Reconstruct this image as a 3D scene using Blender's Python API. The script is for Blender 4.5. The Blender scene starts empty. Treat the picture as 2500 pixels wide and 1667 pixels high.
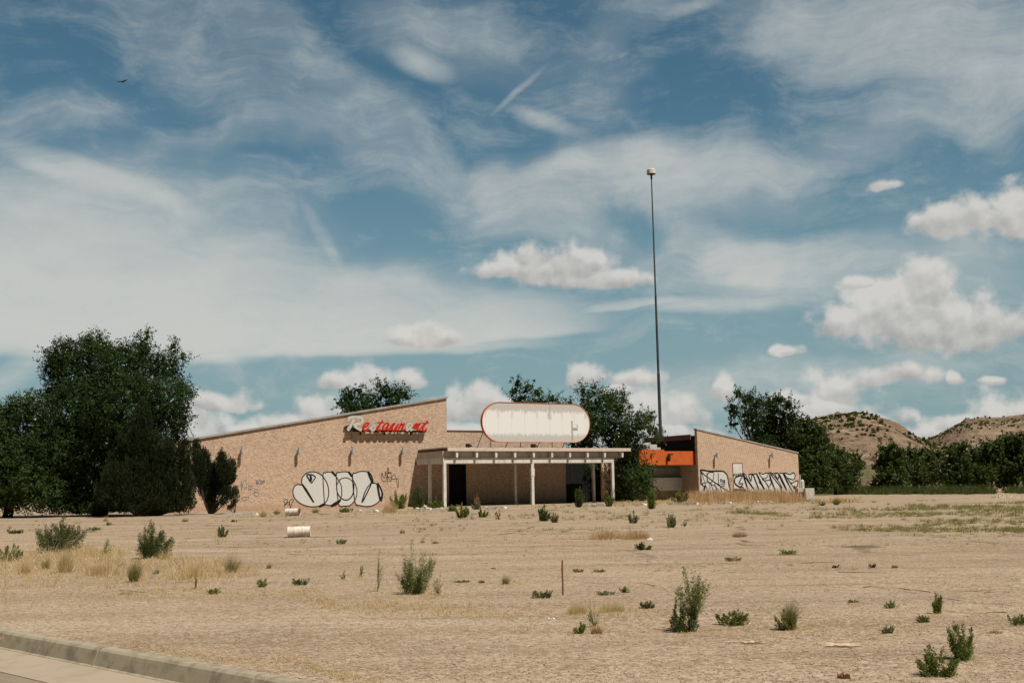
import bpy, bmesh, math, random
import numpy as np
from mathutils import Vector, Matrix
from mathutils.geometry import tessellate_polygon

rng = np.random.default_rng(7)
random.seed(7)
scene = bpy.context.scene
COL = scene.collection

# ------------------------------------------------------------------ camera
SW, SH = 2500.0, 1667.0
FPX = 2780.0
CAMH = 1.7
PITCH = math.atan(360.0 / FPX)
ROLL = 0.0175
F = Vector((0, math.cos(PITCH), math.sin(PITCH)))
R0 = Vector((1, 0, 0)); U0 = Vector((0, -math.sin(PITCH), math.cos(PITCH)))
R = R0 * math.cos(ROLL) - U0 * math.sin(ROLL)
U = U0 * math.cos(ROLL) + R0 * math.sin(ROLL)
CAMP = Vector((0, 0, CAMH))
cd = bpy.data.cameras.new('camera')
cam = bpy.data.objects.new('camera', cd)
COL.objects.link(cam)
cd.sensor_width = 36.0
cd.lens = FPX / SW * 36.0
cd.clip_start = 0.1
cd.clip_end = 20000
M = Matrix((R, U, -F)).transposed().to_4x4()
M.translation = CAMP
cam.matrix_world = M
scene.camera = cam

def ray(x, y):
    return (F * FPX + R * (x - SW / 2) - U * (y - SH / 2)).normalized()
def ground(x, y, z=0.0):
    d = ray(x, y); t = (z - CAMH) / d.z
    return CAMP + d * t
def at_depth(x, y, dep):
    d = ray(x, y); return CAMP + d * (dep / d.y)
def azel(x, y):
    d = ray(x, y); return math.atan2(d.x, d.y), math.asin(d.z)

# ------------------------------------------------------------------ render / light
scene.view_settings.view_transform = 'Standard'
scene.view_settings.look = 'None'
scene.view_settings.exposure = 0.0
scene.view_settings.gamma = 1.0
scene.cycles.diffuse_bounces = 1
scene.cycles.transparent_max_bounces = 8
SUNV = Vector((0.44, -0.385, 1.0)).normalized()
sd = bpy.data.lights.new('sun', 'SUN')
sd.energy = 4.6
sd.angle = math.radians(0.5)
sd.color = (1.0, 0.93, 0.83)
so = bpy.data.objects.new('sun', sd)
COL.objects.link(so)
so.rotation_euler = SUNV.to_track_quat('Z', 'Y').to_euler()
so.location = (0, 0, 60)

# ------------------------------------------------------------------ node helper
class NB:
    def __init__(s, nt): s.nt = nt
    def n(s, t, ins=None, **kw):
        nd = s.nt.nodes.new(t)
        for k, v in kw.items(): setattr(nd, k, v)
        if ins:
            for k, v in ins.items():
                sk = nd.inputs[k]
                if isinstance(v, bpy.types.NodeSocket): s.nt.links.new(v, sk)
                else: sk.default_value = v
        return nd
    def m(s, op, a, b=0.0, c=0.0, clamp=False):
        nd = s.nt.nodes.new('ShaderNodeMath'); nd.operation = op; nd.use_clamp = clamp
        for i, v in enumerate((a, b, c)):
            if isinstance(v, bpy.types.NodeSocket): s.nt.links.new(v, nd.inputs[i])
            else: nd.inputs[i].default_value = v
        return nd.outputs[0]
    def v(s, op, a, b=(0, 0, 0), c=(0, 0, 0)):
        nd = s.nt.nodes.new('ShaderNodeVectorMath'); nd.operation = op
        for i, x in enumerate((a, b, c)):
            if isinstance(x, bpy.types.NodeSocket): s.nt.links.new(x, nd.inputs[i])
            else: nd.inputs[i].default_value = x
        return nd.outputs['Value'] if op in ('LENGTH', 'DOT_PRODUCT', 'DISTANCE') else nd.outputs[0]
    def noise(s, vec, scale, detail=4, rough=0.5, dist=0.0):
        nd = s.nt.nodes.new('ShaderNodeTexNoise')
        if getattr(s, 'flat', False): nd.noise_dimensions = '2D'
        s.nt.links.new(vec, nd.inputs['Vector'])
        for a_, b_ in (('Scale', scale), ('Detail', detail), ('Roughness', rough), ('Distortion', dist)): nd.inputs[a_].default_value = b_
        return nd.outputs['Fac']
    def rng(s, val, a, b, c=0.0, d=1.0, smooth=True):
        nd = s.nt.nodes.new('ShaderNodeMapRange')
        nd.interpolation_type = 'SMOOTHSTEP' if smooth else 'LINEAR'
        s.nt.links.new(val, nd.inputs[0])
        for i, x in zip((1, 2, 3, 4), (a, b, c, d)):
            if isinstance(x, bpy.types.NodeSocket): s.nt.links.new(x, nd.inputs[i])
            else: nd.inputs[i].default_value = x
        return nd.outputs[0]
    def mix(s, f, a, b, blend='MIX'):
        nd = s.nt.nodes.new('ShaderNodeMix'); nd.data_type = 'RGBA'; nd.blend_type = blend
        for i, x in ((0, f), (6, a), (7, b)):
            if isinstance(x, bpy.types.NodeSocket): s.nt.links.new(x, nd.inputs[i])
            elif i == 0: nd.inputs[i].default_value = x
            else: nd.inputs[i].default_value = tuple(x) + ((1,) if len(x) == 3 else ())
        return nd.outputs[2]

# ------------------------------------------------------------------ sky
def build_world():
    w = bpy.data.worlds.new("World"); scene.world = w; w.use_nodes = True
    nt = w.node_tree; nt.nodes.clear(); b = NB(nt); b.flat = True
    sky = b.n('ShaderNodeTexSky'); sky.sky_type = 'NISHITA'; sky.sun_disc = False
    sky.sun_elevation = math.asin(SUNV.z); sky.sun_rotation = math.atan2(SUNV.x, SUNV.y)
    sky.altitude = 1100; sky.air_density = 1.0; sky.dust_density = 0.6; sky.ozone_density = 1.6
    tc = b.n('ShaderNodeTexCoord')
    D = b.v('NORMALIZE', tc.outputs['Generated'])
    sp = b.n('ShaderNodeSeparateXYZ', {0: D})
    az = b.m('ARCTAN2', sp.outputs[0], sp.outputs[1])
    el = b.m('ARCSINE', sp.outputs[2])
    P0 = b.n('ShaderNodeCombineXYZ', {0: az, 1: el, 2: 0.0}).outputs[0]
    # warp the coordinates a little so that edges wander
    wn = b.n('ShaderNodeTexNoise', {'Vector': P0, 'Scale': 9.0, 'Detail': 3.0}, noise_dimensions='2D').outputs['Color']
    wv = b.v('MULTIPLY', b.v('SUBTRACT', wn, (0.5, 0.5, 0.5)), (0.14, 0.05, 0.0))
    P = b.v('ADD', P0, wv)
    PW = b.v('MULTIPLY_ADD', wv, (0.4, 0.4, 0.0), P0)
    PS = b.v('MULTIPLY_ADD', wv, (0.12, 0.12, 0.0), P0)
    def blob(Pv, x, y, rx, ry, ang):
        u0, v0 = azel(x, y)
        mp = b.n('ShaderNodeMapping', {'Vector': Pv}); mp.vector_type = 'TEXTURE'
        mp.inputs['Location'].default_value = (u0, v0, 0)
        mp.inputs['Rotation'].default_value = (0, 0, math.radians(ang))
        mp.inputs['Scale'].default_value = (rx / FPX, ry / FPX, 1)
        return mp.outputs[0]
    # high thin cloud: (x, y, rx, ry, angle, strength)
    cirrus = [(180, 640, 640, 215, -6, .45), (215, 425, 210, 40, -13, 1.3), (390, 480, 130, 36, -25, .6), (110, 410, 70, 18, -12, .8), (60, 470, 260, 80, 0, .3), (960, 690, 260, 50, -12, .35),
              (900, 260, 760, 95, -33, .34), (470, 120, 560, 120, -28, .25), (130, 290, 330, 70, 5, .22),
              (560, 340, 500, 45, 16, .25), (1000, 430, 480, 80, -24, .3),
              (1080, 80, 260, 110, -18, .42), (1035, 160, 95, 38, -18, 1.3), (1500, 60, 260, 60, 20, .2),
              (1500, 420, 300, 95, 2, 1.1), (1390, 395, 130, 40, 14, .8), (1560, 370, 130, 40, -8, .7), (1660, 430, 360, 110, -12, .6), (1300, 520, 160, 70, 8, .35),
              (1330, 500, 420, 60, -28, .3),
              (1265, 218, 95, 10, 40, .5), (1320, 290, 110, 26, -22, .6), (1420, 210, 200, 120, 10, .2),
              (2170, 90, 520, 130, -16, .75), (2430, 190, 360, 130, -8, .75), (1690, 18, 90, 18, 12, .45), (2350, 20, 400, 80, 0, .45),
              (2120, 330, 520, 60, 14, .38), (2350, 300, 300, 50, -10, .4), (2050, 650, 560, 90, -6, .55), (1800, 590, 320, 60, -32, .45),
              (1950, 660, 350, 90, 10, .35), (790, 580, 120, 22, -58, .42), (540, 500, 360, 120, -12, .3),
              (525, 873, 110, 20, -4, .6), (60, 900, 210, 40, 38, .45), (1750, 746, 190, 24, -2, .8), (1820, 690, 110, 20, -6, .5),
              (1860, 740, 260, 60, 0, .25), (1830, 930, 500, 50, 0, .3), (2420, 600, 300, 100, 0, .35), (1700, 990, 160, 50, 0, .35)]
    acc = None
    for x, y, rx, ry, ang, st in cirrus:
        PB = PS if ry < 42 else P
        Pc = PB if acc is None else b.v('MULTIPLY_ADD', acc, (1e-7, 1e-7, 0.0), PB)
        p = blob(Pc, x, y, rx, ry, ang)
        r = b.v('LENGTH', p)
        g = b.rng(r, 0.0, 1.15, st, 0.0)
        acc = g if acc is None else b.m('ADD', acc, g)
    bank = None
    for x, y, rx, ry, ang, st, hard in [(-60, 818, 900, 440, -2, 1.3, 9), (420, 842, 620, 330, -1.5, 1.3, 9), (800, 858, 560, 240, 1.5, 1.2, 9), (1080, 835, 420, 130, 5, 1.3, 5), (1500, 752, 200, 22, 3, .5, 1.5)]:
        Pc = b.v('MULTIPLY_ADD', acc if bank is None else bank, (1e-7, 1e-7, 0.0), PW)
        p = blob(Pc, x, y, rx, ry, ang)
        p = b.v('MULTIPLY_ADD', b.v('MINIMUM', p, (0, 0, 0)), (0.0, float(hard), 0.0), p)
        g = b.rng(b.v('LENGTH', p), 0.15, 1.1, st, 0.0)
        bank = g if bank is None else b.m('MAXIMUM', bank, g)
    # streaky detail of the thin cloud
    ms = b.n('ShaderNodeMapping', {'Vector': P, 'Rotation': (0, 0, math.radians(-22)), 'Scale': (3.2, 13.0, 1.0)})
    n1 = b.noise(ms.outputs[0], 2.2, 10, 0.66, 0.08)
    ms2 = b.n('ShaderNodeMapping', {'Vector': P, 'Rotation': (0, 0, math.radians(18)), 'Scale': (5.0, 15.0, 1.0)})
    n2 = b.noise(ms2.outputs[0], 2.0, 8, 0.64, 0.0)
    n3 = b.noise(P0, 17.0, 8, 0.66)
    st_ = b.m('ADD', b.m('MULTIPLY', n1, 0.40), b.m('ADD', b.m('MULTIPLY', n2, 0.24), b.m('ADD', b.m('MULTIPLY', n3, 0.24), b.m('MULTIPLY', b.noise(ms.outputs[0], 11.0, 6, 0.72), 0.12))))
    cir = b.m('MULTIPLY', acc, b.rng(st_, 0.30, 0.68, 0.35, 1.25))
    cir = b.m('ADD', cir, b.rng(st_, 0.46, 0.72, 0.0, 0.34))
    cir = b.m('ADD', cir, b.m('MULTIPLY', bank, b.rng(st_, 0.30, 0.62, 0.80, 1.35)))
    cir = b.m('MULTIPLY', cir, b.rng(el, 0.50, 0.80, 1.0, 0.15))
    # saturate softly
    cir = b.m('SUBTRACT', 1.0, b.m('POWER', 2.718, b.m('MULTIPLY', cir, -1.5)))
    cir = b.m('MINIMUM', cir, 0.93)
    # low heaped cloud: (x, base y, rx, height, softness weight)
    cum = [(2215, 795, 120, 125), (2290, 815, 150, 120), (2150, 790, 110, 90), (2060, 800, 75, 55), (2400, 800, 130, 60), (2260, 730, 95, 85), (2100, 700, 55, 25),
           (2320, 548, 88, 62), (2275, 550, 50, 30), (2470, 545, 70, 90), (2430, 548, 50, 40),
           (1360, 665, 150, 72), (1240, 665, 100, 34), (1480, 690, 120, 38), (1300, 640, 80, 45),
           (885, 940, 75, 55), (1000, 935, 36, 36), (820, 940, 45, 26), (1030, 835, 92, 38),
           (775, 1030, 62, 60), (700, 1045, 95, 34), (600, 1060, 70, 22),
           (1160, 1005, 70, 80), (1095, 1020, 85, 52), (1235, 1005, 60, 40), (1130, 1075, 120, 45),
           (530, 990, 90, 36), (500, 1060, 70, 60), (470, 1040, 45, 50),
           (1430, 925, 56, 36), (1560, 930, 65, 34), (1580, 1015, 85, 78), (1660, 1030, 75, 50), (1600, 1075, 150, 42), (1520, 960, 40, 25), (1785, 955, 30, 42),
           (2030, 965, 85, 56), (2000, 1035, 150, 72), (2190, 922, 90, 38), (1930, 990, 60, 30), (2340, 930, 18, 26), (2440, 929, 28, 14), (2120, 1035, 90, 30),
           (2440, 1040, 90, 70), (2360, 1050, 90, 40), (2480, 1060, 90, 40), (2270, 1075, 60, 32), (1930, 856, 36, 20), (2165, 466, 44, 18)]
    wn2 = b.n('ShaderNodeTexNoise', {'Vector': P0, 'Scale': 20.0, 'Detail': 3.0, 'Roughness': 0.5}, noise_dimensions='2D').outputs['Color']
    P2 = b.v('ADD', P0, b.v('MULTIPLY', b.v('SUBTRACT', wn2, (0.5, 0.5, 0.5)), (0.030, 0.016, 0)))
    fa = None; ya = None
    for x, y, rx, ry in cum:
        Pc = P2 if fa is None else b.v('MULTIPLY_ADD', fa, (1e-7, 1e-7, 0.0), P2)
        q = blob(Pc, x, y, rx * 1.18, ry * 1.25, 0)
        lo = b.v('MINIMUM', q, (0, 0, 0))
        q2 = b.v('MULTIPLY_ADD', lo, (0.0, 1.5, 0.0), q)
        f = b.m('SUBTRACT', 1.0, b.v('LENGTH', q2))
        yy = b.n('ShaderNodeSeparateXYZ', {0: q}).outputs[1]
        if fa is None: fa, ya = f, yy
        else:
            gt = b.rng(b.m('SUBTRACT', f, fa), -0.30, 0.30)
            nd = b.n('ShaderNodeMix', {0: gt}); nt.links.new(ya, nd.inputs[2]); nt.links.new(yy, nd.inputs[3])
            ya = nd.outputs[0]; fa = b.m('MAXIMUM', f, fa)
    cn = b.noise(P0, 42.0, 6, 0.50)
    cn_up = b.noise(b.v('ADD', P0, (0.004, 0.007, 0)), 42.0, 4, 0.50)
    big = b.noise(P0, 16.0, 3, 0.5)
    fld = b.m('ADD', fa, b.m('ADD', b.m('MULTIPLY', b.m('SUBTRACT', cn, 0.5), 1.15), b.m('MULTIPLY', b.m('SUBTRACT', big, 0.5), 0.35)))
    cm = b.m('MULTIPLY', b.rng(fld, -0.06, 0.46), 0.88)
    # a few extra heaps, low, in every direction round the horizon
    g1 = b.noise(b.v('MULTIPLY', P0, (1.0, 2.2, 1.0)), 11.0, 7, 0.55)
    behind = b.rng(b.m('ABSOLUTE', az), 0.48, 0.75)
    band = b.m('MULTIPLY', b.rng(el, 0.0, 0.03), b.rng(el, 0.18, 0.35, 1.0, 0.0))
    cm = b.m('MAXIMUM', cm, b.m('MULTIPLY', b.m('MULTIPLY', behind, band), b.rng(g1, 0.60, 0.68)))
    # lit tops and greyer bases
    relief = b.m('MULTIPLY', b.m('SUBTRACT', cn, cn_up), 1.4)
    shade = b.m('ADD', b.rng(ya, -0.25, 0.55, 0.30, 1.0), relief)
    shade = b.m('ADD', shade, b.m('MULTIPLY', b.m('SUBTRACT', big, 0.5), 0.7), clamp=True)
    ccol = b.mix(shade, (3.9, 3.78, 3.65), (6.7, 6.45, 6.1))
    cicol = b.mix(b.rng(el, 0.05, 0.40), (6.0, 6.0, 5.65), (4.7, 5.05, 5.0))
    # sky colour: the Nishita sky, slightly graded
    base = b.mix(1.0, sky.outputs[0], SKY_TINT, 'MULTIPLY')
    hz = b.rng(el, 0.0, 0.36, 0.88, 0.0)
    hz = b.m('MULTIPLY', hz, b.rng(b.m('ABSOLUTE', az), 0.6, 1.1, 1.0, 0.25))
    base = b.mix(hz, base, (2.45, 3.42, 3.70))
    c1 = b.mix(cir, base, cicol)
    c2 = b.mix(cm, c1, ccol)
    # sky behind the camera and overhead is dimmed to deepen the scene's shade
    sky_dim = b.m('MULTIPLY', b.rng(b.m('ABSOLUTE', az), 0.7, 1.5, 1.0, 0.22), b.rng(el, 0.45, 0.9, 1.0, 0.55))
    c2 = b.mix(1.0, c2, b.n('ShaderNodeCombineColor', {0: sky_dim, 1: sky_dim, 2: sky_dim}).outputs[0], 'MULTIPLY')
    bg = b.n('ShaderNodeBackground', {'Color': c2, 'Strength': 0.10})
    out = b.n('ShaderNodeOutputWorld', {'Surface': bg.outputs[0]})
SKY_TINT = (0.50, 0.735, 0.645)
build_world()
scene.world.cycles.sampling_method = 'NONE'

# ------------------------------------------------------------------ generic helpers
def tag(o, label=None, cat=None, group=None, kind=None):
    if label: o['label'] = label
    if cat: o['category'] = cat
    if group: o['group'] = group
    if kind: o['kind'] = kind
    return o
def link(name, me, mat=None, parent=None):
    o = bpy.data.objects.new(name, me); COL.objects.link(o)
    if mat is not None: me.materials.append(mat)
    if parent is not None: o.parent = parent
    return o
def empty(name, loc, rz=0.0):
    o = bpy.data.objects.new(name, None); COL.objects.link(o)
    o.location = loc; o.rotation_euler = (0, 0, rz); o.empty_display_size = 0.3
    return o
def fast_mesh(name, V, idx, k):
    """V (n,3), idx (m*k) flat loops, k verts per face"""
    me = bpy.data.meshes.new(name)
    V = np.asarray(V, dtype=np.float32).reshape(-1, 3)
    idx = np.asarray(idx, dtype=np.int32).ravel()
    me.vertices.add(len(V)); me.vertices.foreach_set('co', V.ravel())
    me.loops.add(len(idx)); me.loops.foreach_set('vertex_index', idx)
    nf = len(idx) // k
    me.polygons.add(nf); me.polygons.foreach_set('loop_start', np.arange(nf, dtype=np.int32) * k)
    me.update(calc_edges=True)
    return me
class MB:
    def __init__(s): s.V = []; s.Fc = []
    def add(s, V, Fc):
        n = len(s.V); s.V += [tuple(v) for v in V]; s.Fc += [tuple(i + n for i in f) for f in Fc]
    def box(s, x0, x1, y0, y1, z0, z1):
        s.add([(x0, y0, z0), (x1, y0, z0), (x1, y1, z0), (x0, y1, z0), (x0, y0, z1), (x1, y0, z1), (x1, y1, z1), (x0, y1, z1)],
              [(0, 3, 2, 1), (4, 5, 6, 7), (0, 1, 5, 4), (1, 2, 6, 5), (2, 3, 7, 6), (3, 0, 4, 7)])
    def prism_y(s, pts, y0, y1):
        """pts: (x,z) outline counter-clockwise seen from -y; extruded y0..y1"""
        n = len(pts)
        V = [(p[0], y0, p[1]) for p in pts] + [(p[0], y1, p[1]) for p in pts]
        tri = tessellate_polygon([[Vector((p[0], p[1], 0)) for p in pts]])
        Fc = [tuple(t) for t in tri] + [tuple(n + i for i in reversed(t)) for t in tri]
        Fc += [(i, i + n, (i + 1) % n + n, (i + 1) % n) for i in range(n)]
        s.add(V, Fc)
    def tube(s, pts, rad, n=8, sq=1.0, cap=True):
        pts = [Vector(p) for p in pts]
        if not hasattr(rad, '__len__'): rad = [rad] * len(pts)
        rings = []; prev = None
        for i, p in enumerate(pts):
            t = (pts[min(i + 1, len(pts) - 1)] - pts[max(i - 1, 0)]).normalized()
            if prev is None:
                a = Vector((0, 0, 1)) if abs(t.z) < 0.9 else Vector((1, 0, 0))
                a = (a - t * a.dot(t)).normalized()
            else: a = (prev - t * prev.dot(t)).normalized()
            prev = a; c = t.cross(a)
            rings.append([p + (a * math.cos(2 * math.pi * k / n) + c * math.sin(2 * math.pi * k / n) * sq) * rad[i] for k in range(n)])
        V = [v for r in rings for v in r]
        Fc = [(i * n + k, i * n + (k + 1) % n, (i + 1) * n + (k + 1) % n, (i + 1) * n + k) for i in range(len(pts) - 1) for k in range(n)]
        if cap:
            Fc.append(tuple(range(n - 1, -1, -1))); Fc.append(tuple((len(pts) - 1) * n + k for k in range(n)))
        s.add(V, Fc)
    def mesh(s, name):
        me = bpy.data.meshes.new(name); me.from_pydata(s.V, [], s.Fc); me.update()
        bm = bmesh.new(); bm.from_mesh(me); bmesh.ops.recalc_face_normals(bm, faces=bm.faces); bm.to_mesh(me); bm.free()
        return me
    def build(s, name, mat, parent=None, bevel=0.0, smooth=False):
        me = s.mesh(name)
        o = link(name, me, mat, parent)
        if smooth:
            for p in me.polygons: p.use_smooth = True
        if bevel:
            md = o.modifiers.new('bevel', 'BEVEL'); md.width = bevel; md.segments = 2; md.limit_method = 'ANGLE'
        return o

# ------------------------------------------------------------------ materials
def newmat(name):
    m = bpy.data.materials.new(name); m.use_nodes = True
    nt = m.node_tree; nt.nodes.clear(); return m, NB(nt)
def finish(b, col, rough=0.8, bump=None, bstr=0.4, bdist=0.02, metal=0.0, spec=0.25, emit=None, transl=None):
    ins = {'Roughness': rough, 'Metallic': metal, 'Specular IOR Level': spec}
    if isinstance(col, tuple): col = tuple(col) + (1,)
    ins['Base Color'] = col
    if bump is not None:
        bn = b.n('ShaderNodeBump', {'Strength': bstr, 'Distance': bdist, 'Height': bump})
        ins['Normal'] = bn.outputs[0]
    p = b.n('ShaderNodeBsdfPrincipled', ins)
    sh = p.outputs[0]
    if transl:
        tr = b.n('ShaderNodeBsdfTranslucent', {'Color': transl[0]})
        sh = b.n('ShaderNodeMixShader', {0: transl[1], 1: sh, 2: tr.outputs[0]}).outputs[0]
    b.n('ShaderNodeOutputMaterial', {'Surface': sh})
def objco(b): return b.n('ShaderNodeTexCoord').outputs['Object']

def mat_ground():
    m, b = newmat('dirt_lot'); co = b.n('ShaderNodeNewGeometry').outputs['Position']
    big = b.noise(co, 0.06, 5, 0.55)
    med = b.noise(b.v('MULTIPLY', co, (0.35, 1.0, 1)), 0.5, 6, 0.6)
    fine = b.noise(co, 9.0, 6, 0.7)
    peb = b.n('ShaderNodeTexVoronoi', {'Vector': co, 'Scale': 26.0, 'Randomness': 1.0})
    pv = b.n('ShaderNodeSeparateColor', {0: peb.outputs['Color']}).outputs[0]
    col = b.mix(b.rng(big, 0.35, 0.65), (0.40, 0.292, 0.190), (0.455, 0.342, 0.230))
    col = b.mix(b.m('MULTIPLY', b.rng(med, 0.46, 0.62), 0.55), col, (0.305, 0.220, 0.145))
    grey = b.rng(b.noise(b.v('MULTIPLY', co, (0.4, 1.0, 1)), 0.16, 4, 0.6), 0.56, 0.70)
    col = b.mix(b.m('MULTIPLY', grey, 0.65), col, (0.36, 0.30, 0.235))
    dp = b.noise(b.v('MULTIPLY', b.v('ADD', co, (11, 40, 0)), (0.5, 1.0, 1)), 0.30, 7, 0.66)
    col = b.mix(b.m('MULTIPLY', b.rng(dp, 0.52, 0.66), 0.55), col, (0.29, 0.205, 0.135))
    col = b.mix(b.m('MULTIPLY', b.rng(dp, 0.44, 0.33), 0.45), col, (0.53, 0.42, 0.29))
    tr = b.noise(b.v('MULTIPLY', co, (0.045, 0.55, 1)), 1.0, 5, 0.62)
    col = b.mix(b.m('MULTIPLY', b.rng(tr, 0.53, 0.64), 0.50), col, (0.265, 0.190, 0.128))
    col = b.mix(b.m('MULTIPLY', b.rng(tr, 0.46, 0.34), 0.55), col, (0.53, 0.425, 0.31))
    tr2 = b.noise(b.v('MULTIPLY', b.v('ADD', co, (31, 7, 0)), (0.12, 1.6, 1)), 1.0, 5, 0.65)
    col = b.mix(b.m('MULTIPLY', b.rng(tr2, 0.56, 0.68), 0.38), col, (0.235, 0.165, 0.110))
    straw = b.rng(b.noise(b.v('MULTIPLY', co, (0.3, 1.0, 1)), 0.8, 5, 0.65), 0.60, 0.74)
    col = b.mix(b.m('MULTIPLY', straw, 0.5), col, (0.52, 0.39, 0.25))
    gr = b.noise(b.v('MULTIPLY', co, (0.6, 1.5, 1)), 2.6, 6, 0.75)
    col = b.mix(b.m('MULTIPLY', b.rng(gr, 0.54, 0.66), 0.50), col, (0.255, 0.18, 0.118))
    col = b.mix(b.m('MULTIPLY', b.rng(gr, 0.45, 0.34), 0.50), col, (0.56, 0.44, 0.31))
    # gravel in the foreground
    col = b.mix(b.m('MULTIPLY', b.rng(pv, 0.70, 0.9), 0.55), col, (0.62, 0.50, 0.38))
    col = b.mix(b.m('MULTIPLY', b.rng(pv, 0.28, 0.10), 0.55), col, (0.155, 0.11, 0.078))
    col = b.mix(b.m('MULTIPLY', b.rng(fine, 0.47, 0.34), 0.50), col, (0.20, 0.145, 0.10))
    # long cracks of the old asphalt under the dirt
    wv = b.v('ADD', co, b.v('MULTIPLY', b.n('ShaderNodeTexNoise', {'Vector': co, 'Scale': 0.5, 'Detail': 4.0}).outputs['Color'], (3.0, 3.0, 0)))
    vo = b.n('ShaderNodeTexVoronoi', {'Vector': b.v('MULTIPLY', wv, (0.09, 0.24, 0.0)), 'Scale': 1.0}, feature='DISTANCE_TO_EDGE')
    cw = b.noise(co, 0.35, 3, 0.5)
    crack = b.m('MULTIPLY', b.rng(vo.outputs['Distance'], 0.018, 0.004), b.rng(cw, 0.44, 0.56))
    wv2 = b.v('ADD', co, b.v('MULTIPLY', b.n('ShaderNodeTexNoise', {'Vector': co, 'Scale': 1.1, 'Detail': 4.0}).outputs['Color'], (2.0, 2.0, 0)))
    vo2 = b.n('ShaderNodeTexVoronoi', {'Vector': b.v('MULTIPLY', wv2, (0.22, 0.5, 0.0)), 'Scale': 1.0}, feature='DISTANCE_TO_EDGE')
    crack2 = b.m('MULTIPLY', b.rng(vo2.outputs['Distance'], 0.014, 0.004), b.rng(b.noise(co, 0.22, 3, 0.5), 0.52, 0.62))
    crack = b.m('MAXIMUM', crack, b.m('MULTIPLY', crack2, 0.7))
    yy = b.n('ShaderNodeSeparateXYZ', {0: co}).outputs[1]
    crack = b.m('MULTIPLY', crack, b.rng(yy, 20, 34, 0.0, 1.0))
    col = b.mix(b.m('MULTIPLY', crack, 0.8), col, (0.095, 0.066, 0.046))
    h = b.m('ADD', b.m('MULTIPLY', peb.outputs['Distance'], -0.5), b.m('ADD', fine, b.m('MULTIPLY', crack, -1.5)))
    finish(b, col, 0.95, h, 0.8, 0.03, spec=0.1)
    return m
def mat_brick(name, diag=False):
    m, b = newmat(name); co = objco(b)
    sx = b.n('ShaderNodeSeparateXYZ', {0: co})
    u = b.m('ADD', sx.outputs[0], sx.outputs[1]); v = sx.outputs[2]
    if diag: u = b.m('ADD', u, b.m('MULTIPLY', v, 1.0))
    P = b.n('ShaderNodeCombineXYZ', {0: u, 1: v, 2: 0.0}).outputs[0]
    br = b.n('ShaderNodeTexBrick', {'Vector': P, 'Color1': (0.69, 0.505, 0.37, 1), 'Color2': (0.60, 0.40, 0.275, 1), 'Mortar': (0.66, 0.53, 0.41, 1),
                                    'Scale': 1.0, 'Mortar Size': 0.010, 'Brick Width': 0.30, 'Row Height': 0.10, 'Bias': -0.2})
    jit = b.v('MULTIPLY', b.v('SUBTRACT', b.n('ShaderNodeTexNoise', {'Vector': P, 'Scale': 1.3, 'Detail': 1.0}).outputs['Color'], (0.5, 0.5, 0.5)), (0.14, 0.05, 0))
    P2 = b.v('MULTIPLY', b.v('ADD', P, jit), (1.0, 3.0, 0))
    dk = b.n('ShaderNodeTexBrick', {'Vector': P2, 'Color1': (1, 1, 1, 1), 'Color2': (0.05, 0.05, 0.05, 1), 'Mortar': (0, 0, 0, 1), 'Scale': 1.0,
                                    'Mortar Size': 0.075, 'Mortar Smooth': 0.25, 'Brick Width': 0.31, 'Row Height': 0.345 if not diag else 0.36, 'Bias': 0.05})
    dsep = b.n('ShaderNodeSeparateColor', {0: dk.outputs['Color']}).outputs[0]
    patch = b.rng(b.noise(P, 0.45, 4, 0.6), 0.3, 0.7, 0.7, 1.0)
    fac = b.m('MULTIPLY', b.m('MULTIPLY', dsep, patch), 1.0 if not diag else 0.72)
    hue = b.noise(P, 3.3, 3, 0.6)
    dcol = b.mix(b.rng(hue, 0.4, 0.6), (0.055, 0.028, 0.018), (0.16, 0.075, 0.038))
    col = b.mix(fac, br.outputs['Color'], dcol)
    stain = b.noise(b.n('ShaderNodeMapping', {'Vector': P, 'Scale': (1.0, 0.35, 1)}).outputs[0], 0.7, 5, 0.6)
    col = b.mix(b.m('MULTIPLY', b.rng(stain, 0.52, 0.75), 0.35), col, (0.42, 0.28, 0.19))
    streak = b.noise(b.v('MULTIPLY', P, (3.0, 0.16, 1)), 1.0, 4, 0.6)
    col = b.mix(b.m('MULTIPLY', b.rng(streak, 0.56, 0.72), 0.28), col, (0.30, 0.20, 0.14))
    col = b.mix(b.m('MULTIPLY', b.rng(streak, 0.42, 0.30), 0.22), col, (0.74, 0.60, 0.47))
    # splash-back: red dust stain at the foot of the wall, eroded edge
    foot = b.rng(b.m('ADD', v, b.m('MULTIPLY', stain, -1.0)), -0.25, 0.35, 0.45, 0.0)
    col = b.mix(foot, col, (0.46, 0.27, 0.17))
    h = b.m('ADD', br.outputs['Fac'], b.m('MULTIPLY', dk.outputs['Fac'], -0.3))
    finish(b, col, 0.9, b.m('MULTIPLY', h, -1.0), 0.5, 0.012, spec=0.15)
    return m
def mat_plain(name, c, c2=None, rough=0.8, scale=2.0, amt=0.6, metal=0.0, bump=0.25, spec=0.25, stretch=(1, 1, 1)):
    m, b = newmat(name); co = objco(b)
    n = b.noise(b.v('MULTIPLY', co, stretch), scale, 6, 0.65)
    if c2 is None: c2 = tuple(x * 0.6 for x in c)
    col = b.mix(b.m('MULTIPLY', b.rng(n, 0.42, 0.68), amt), c, c2)
    finish(b, col, rough, n, bump, 0.01, metal, spec)
    return m
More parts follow.
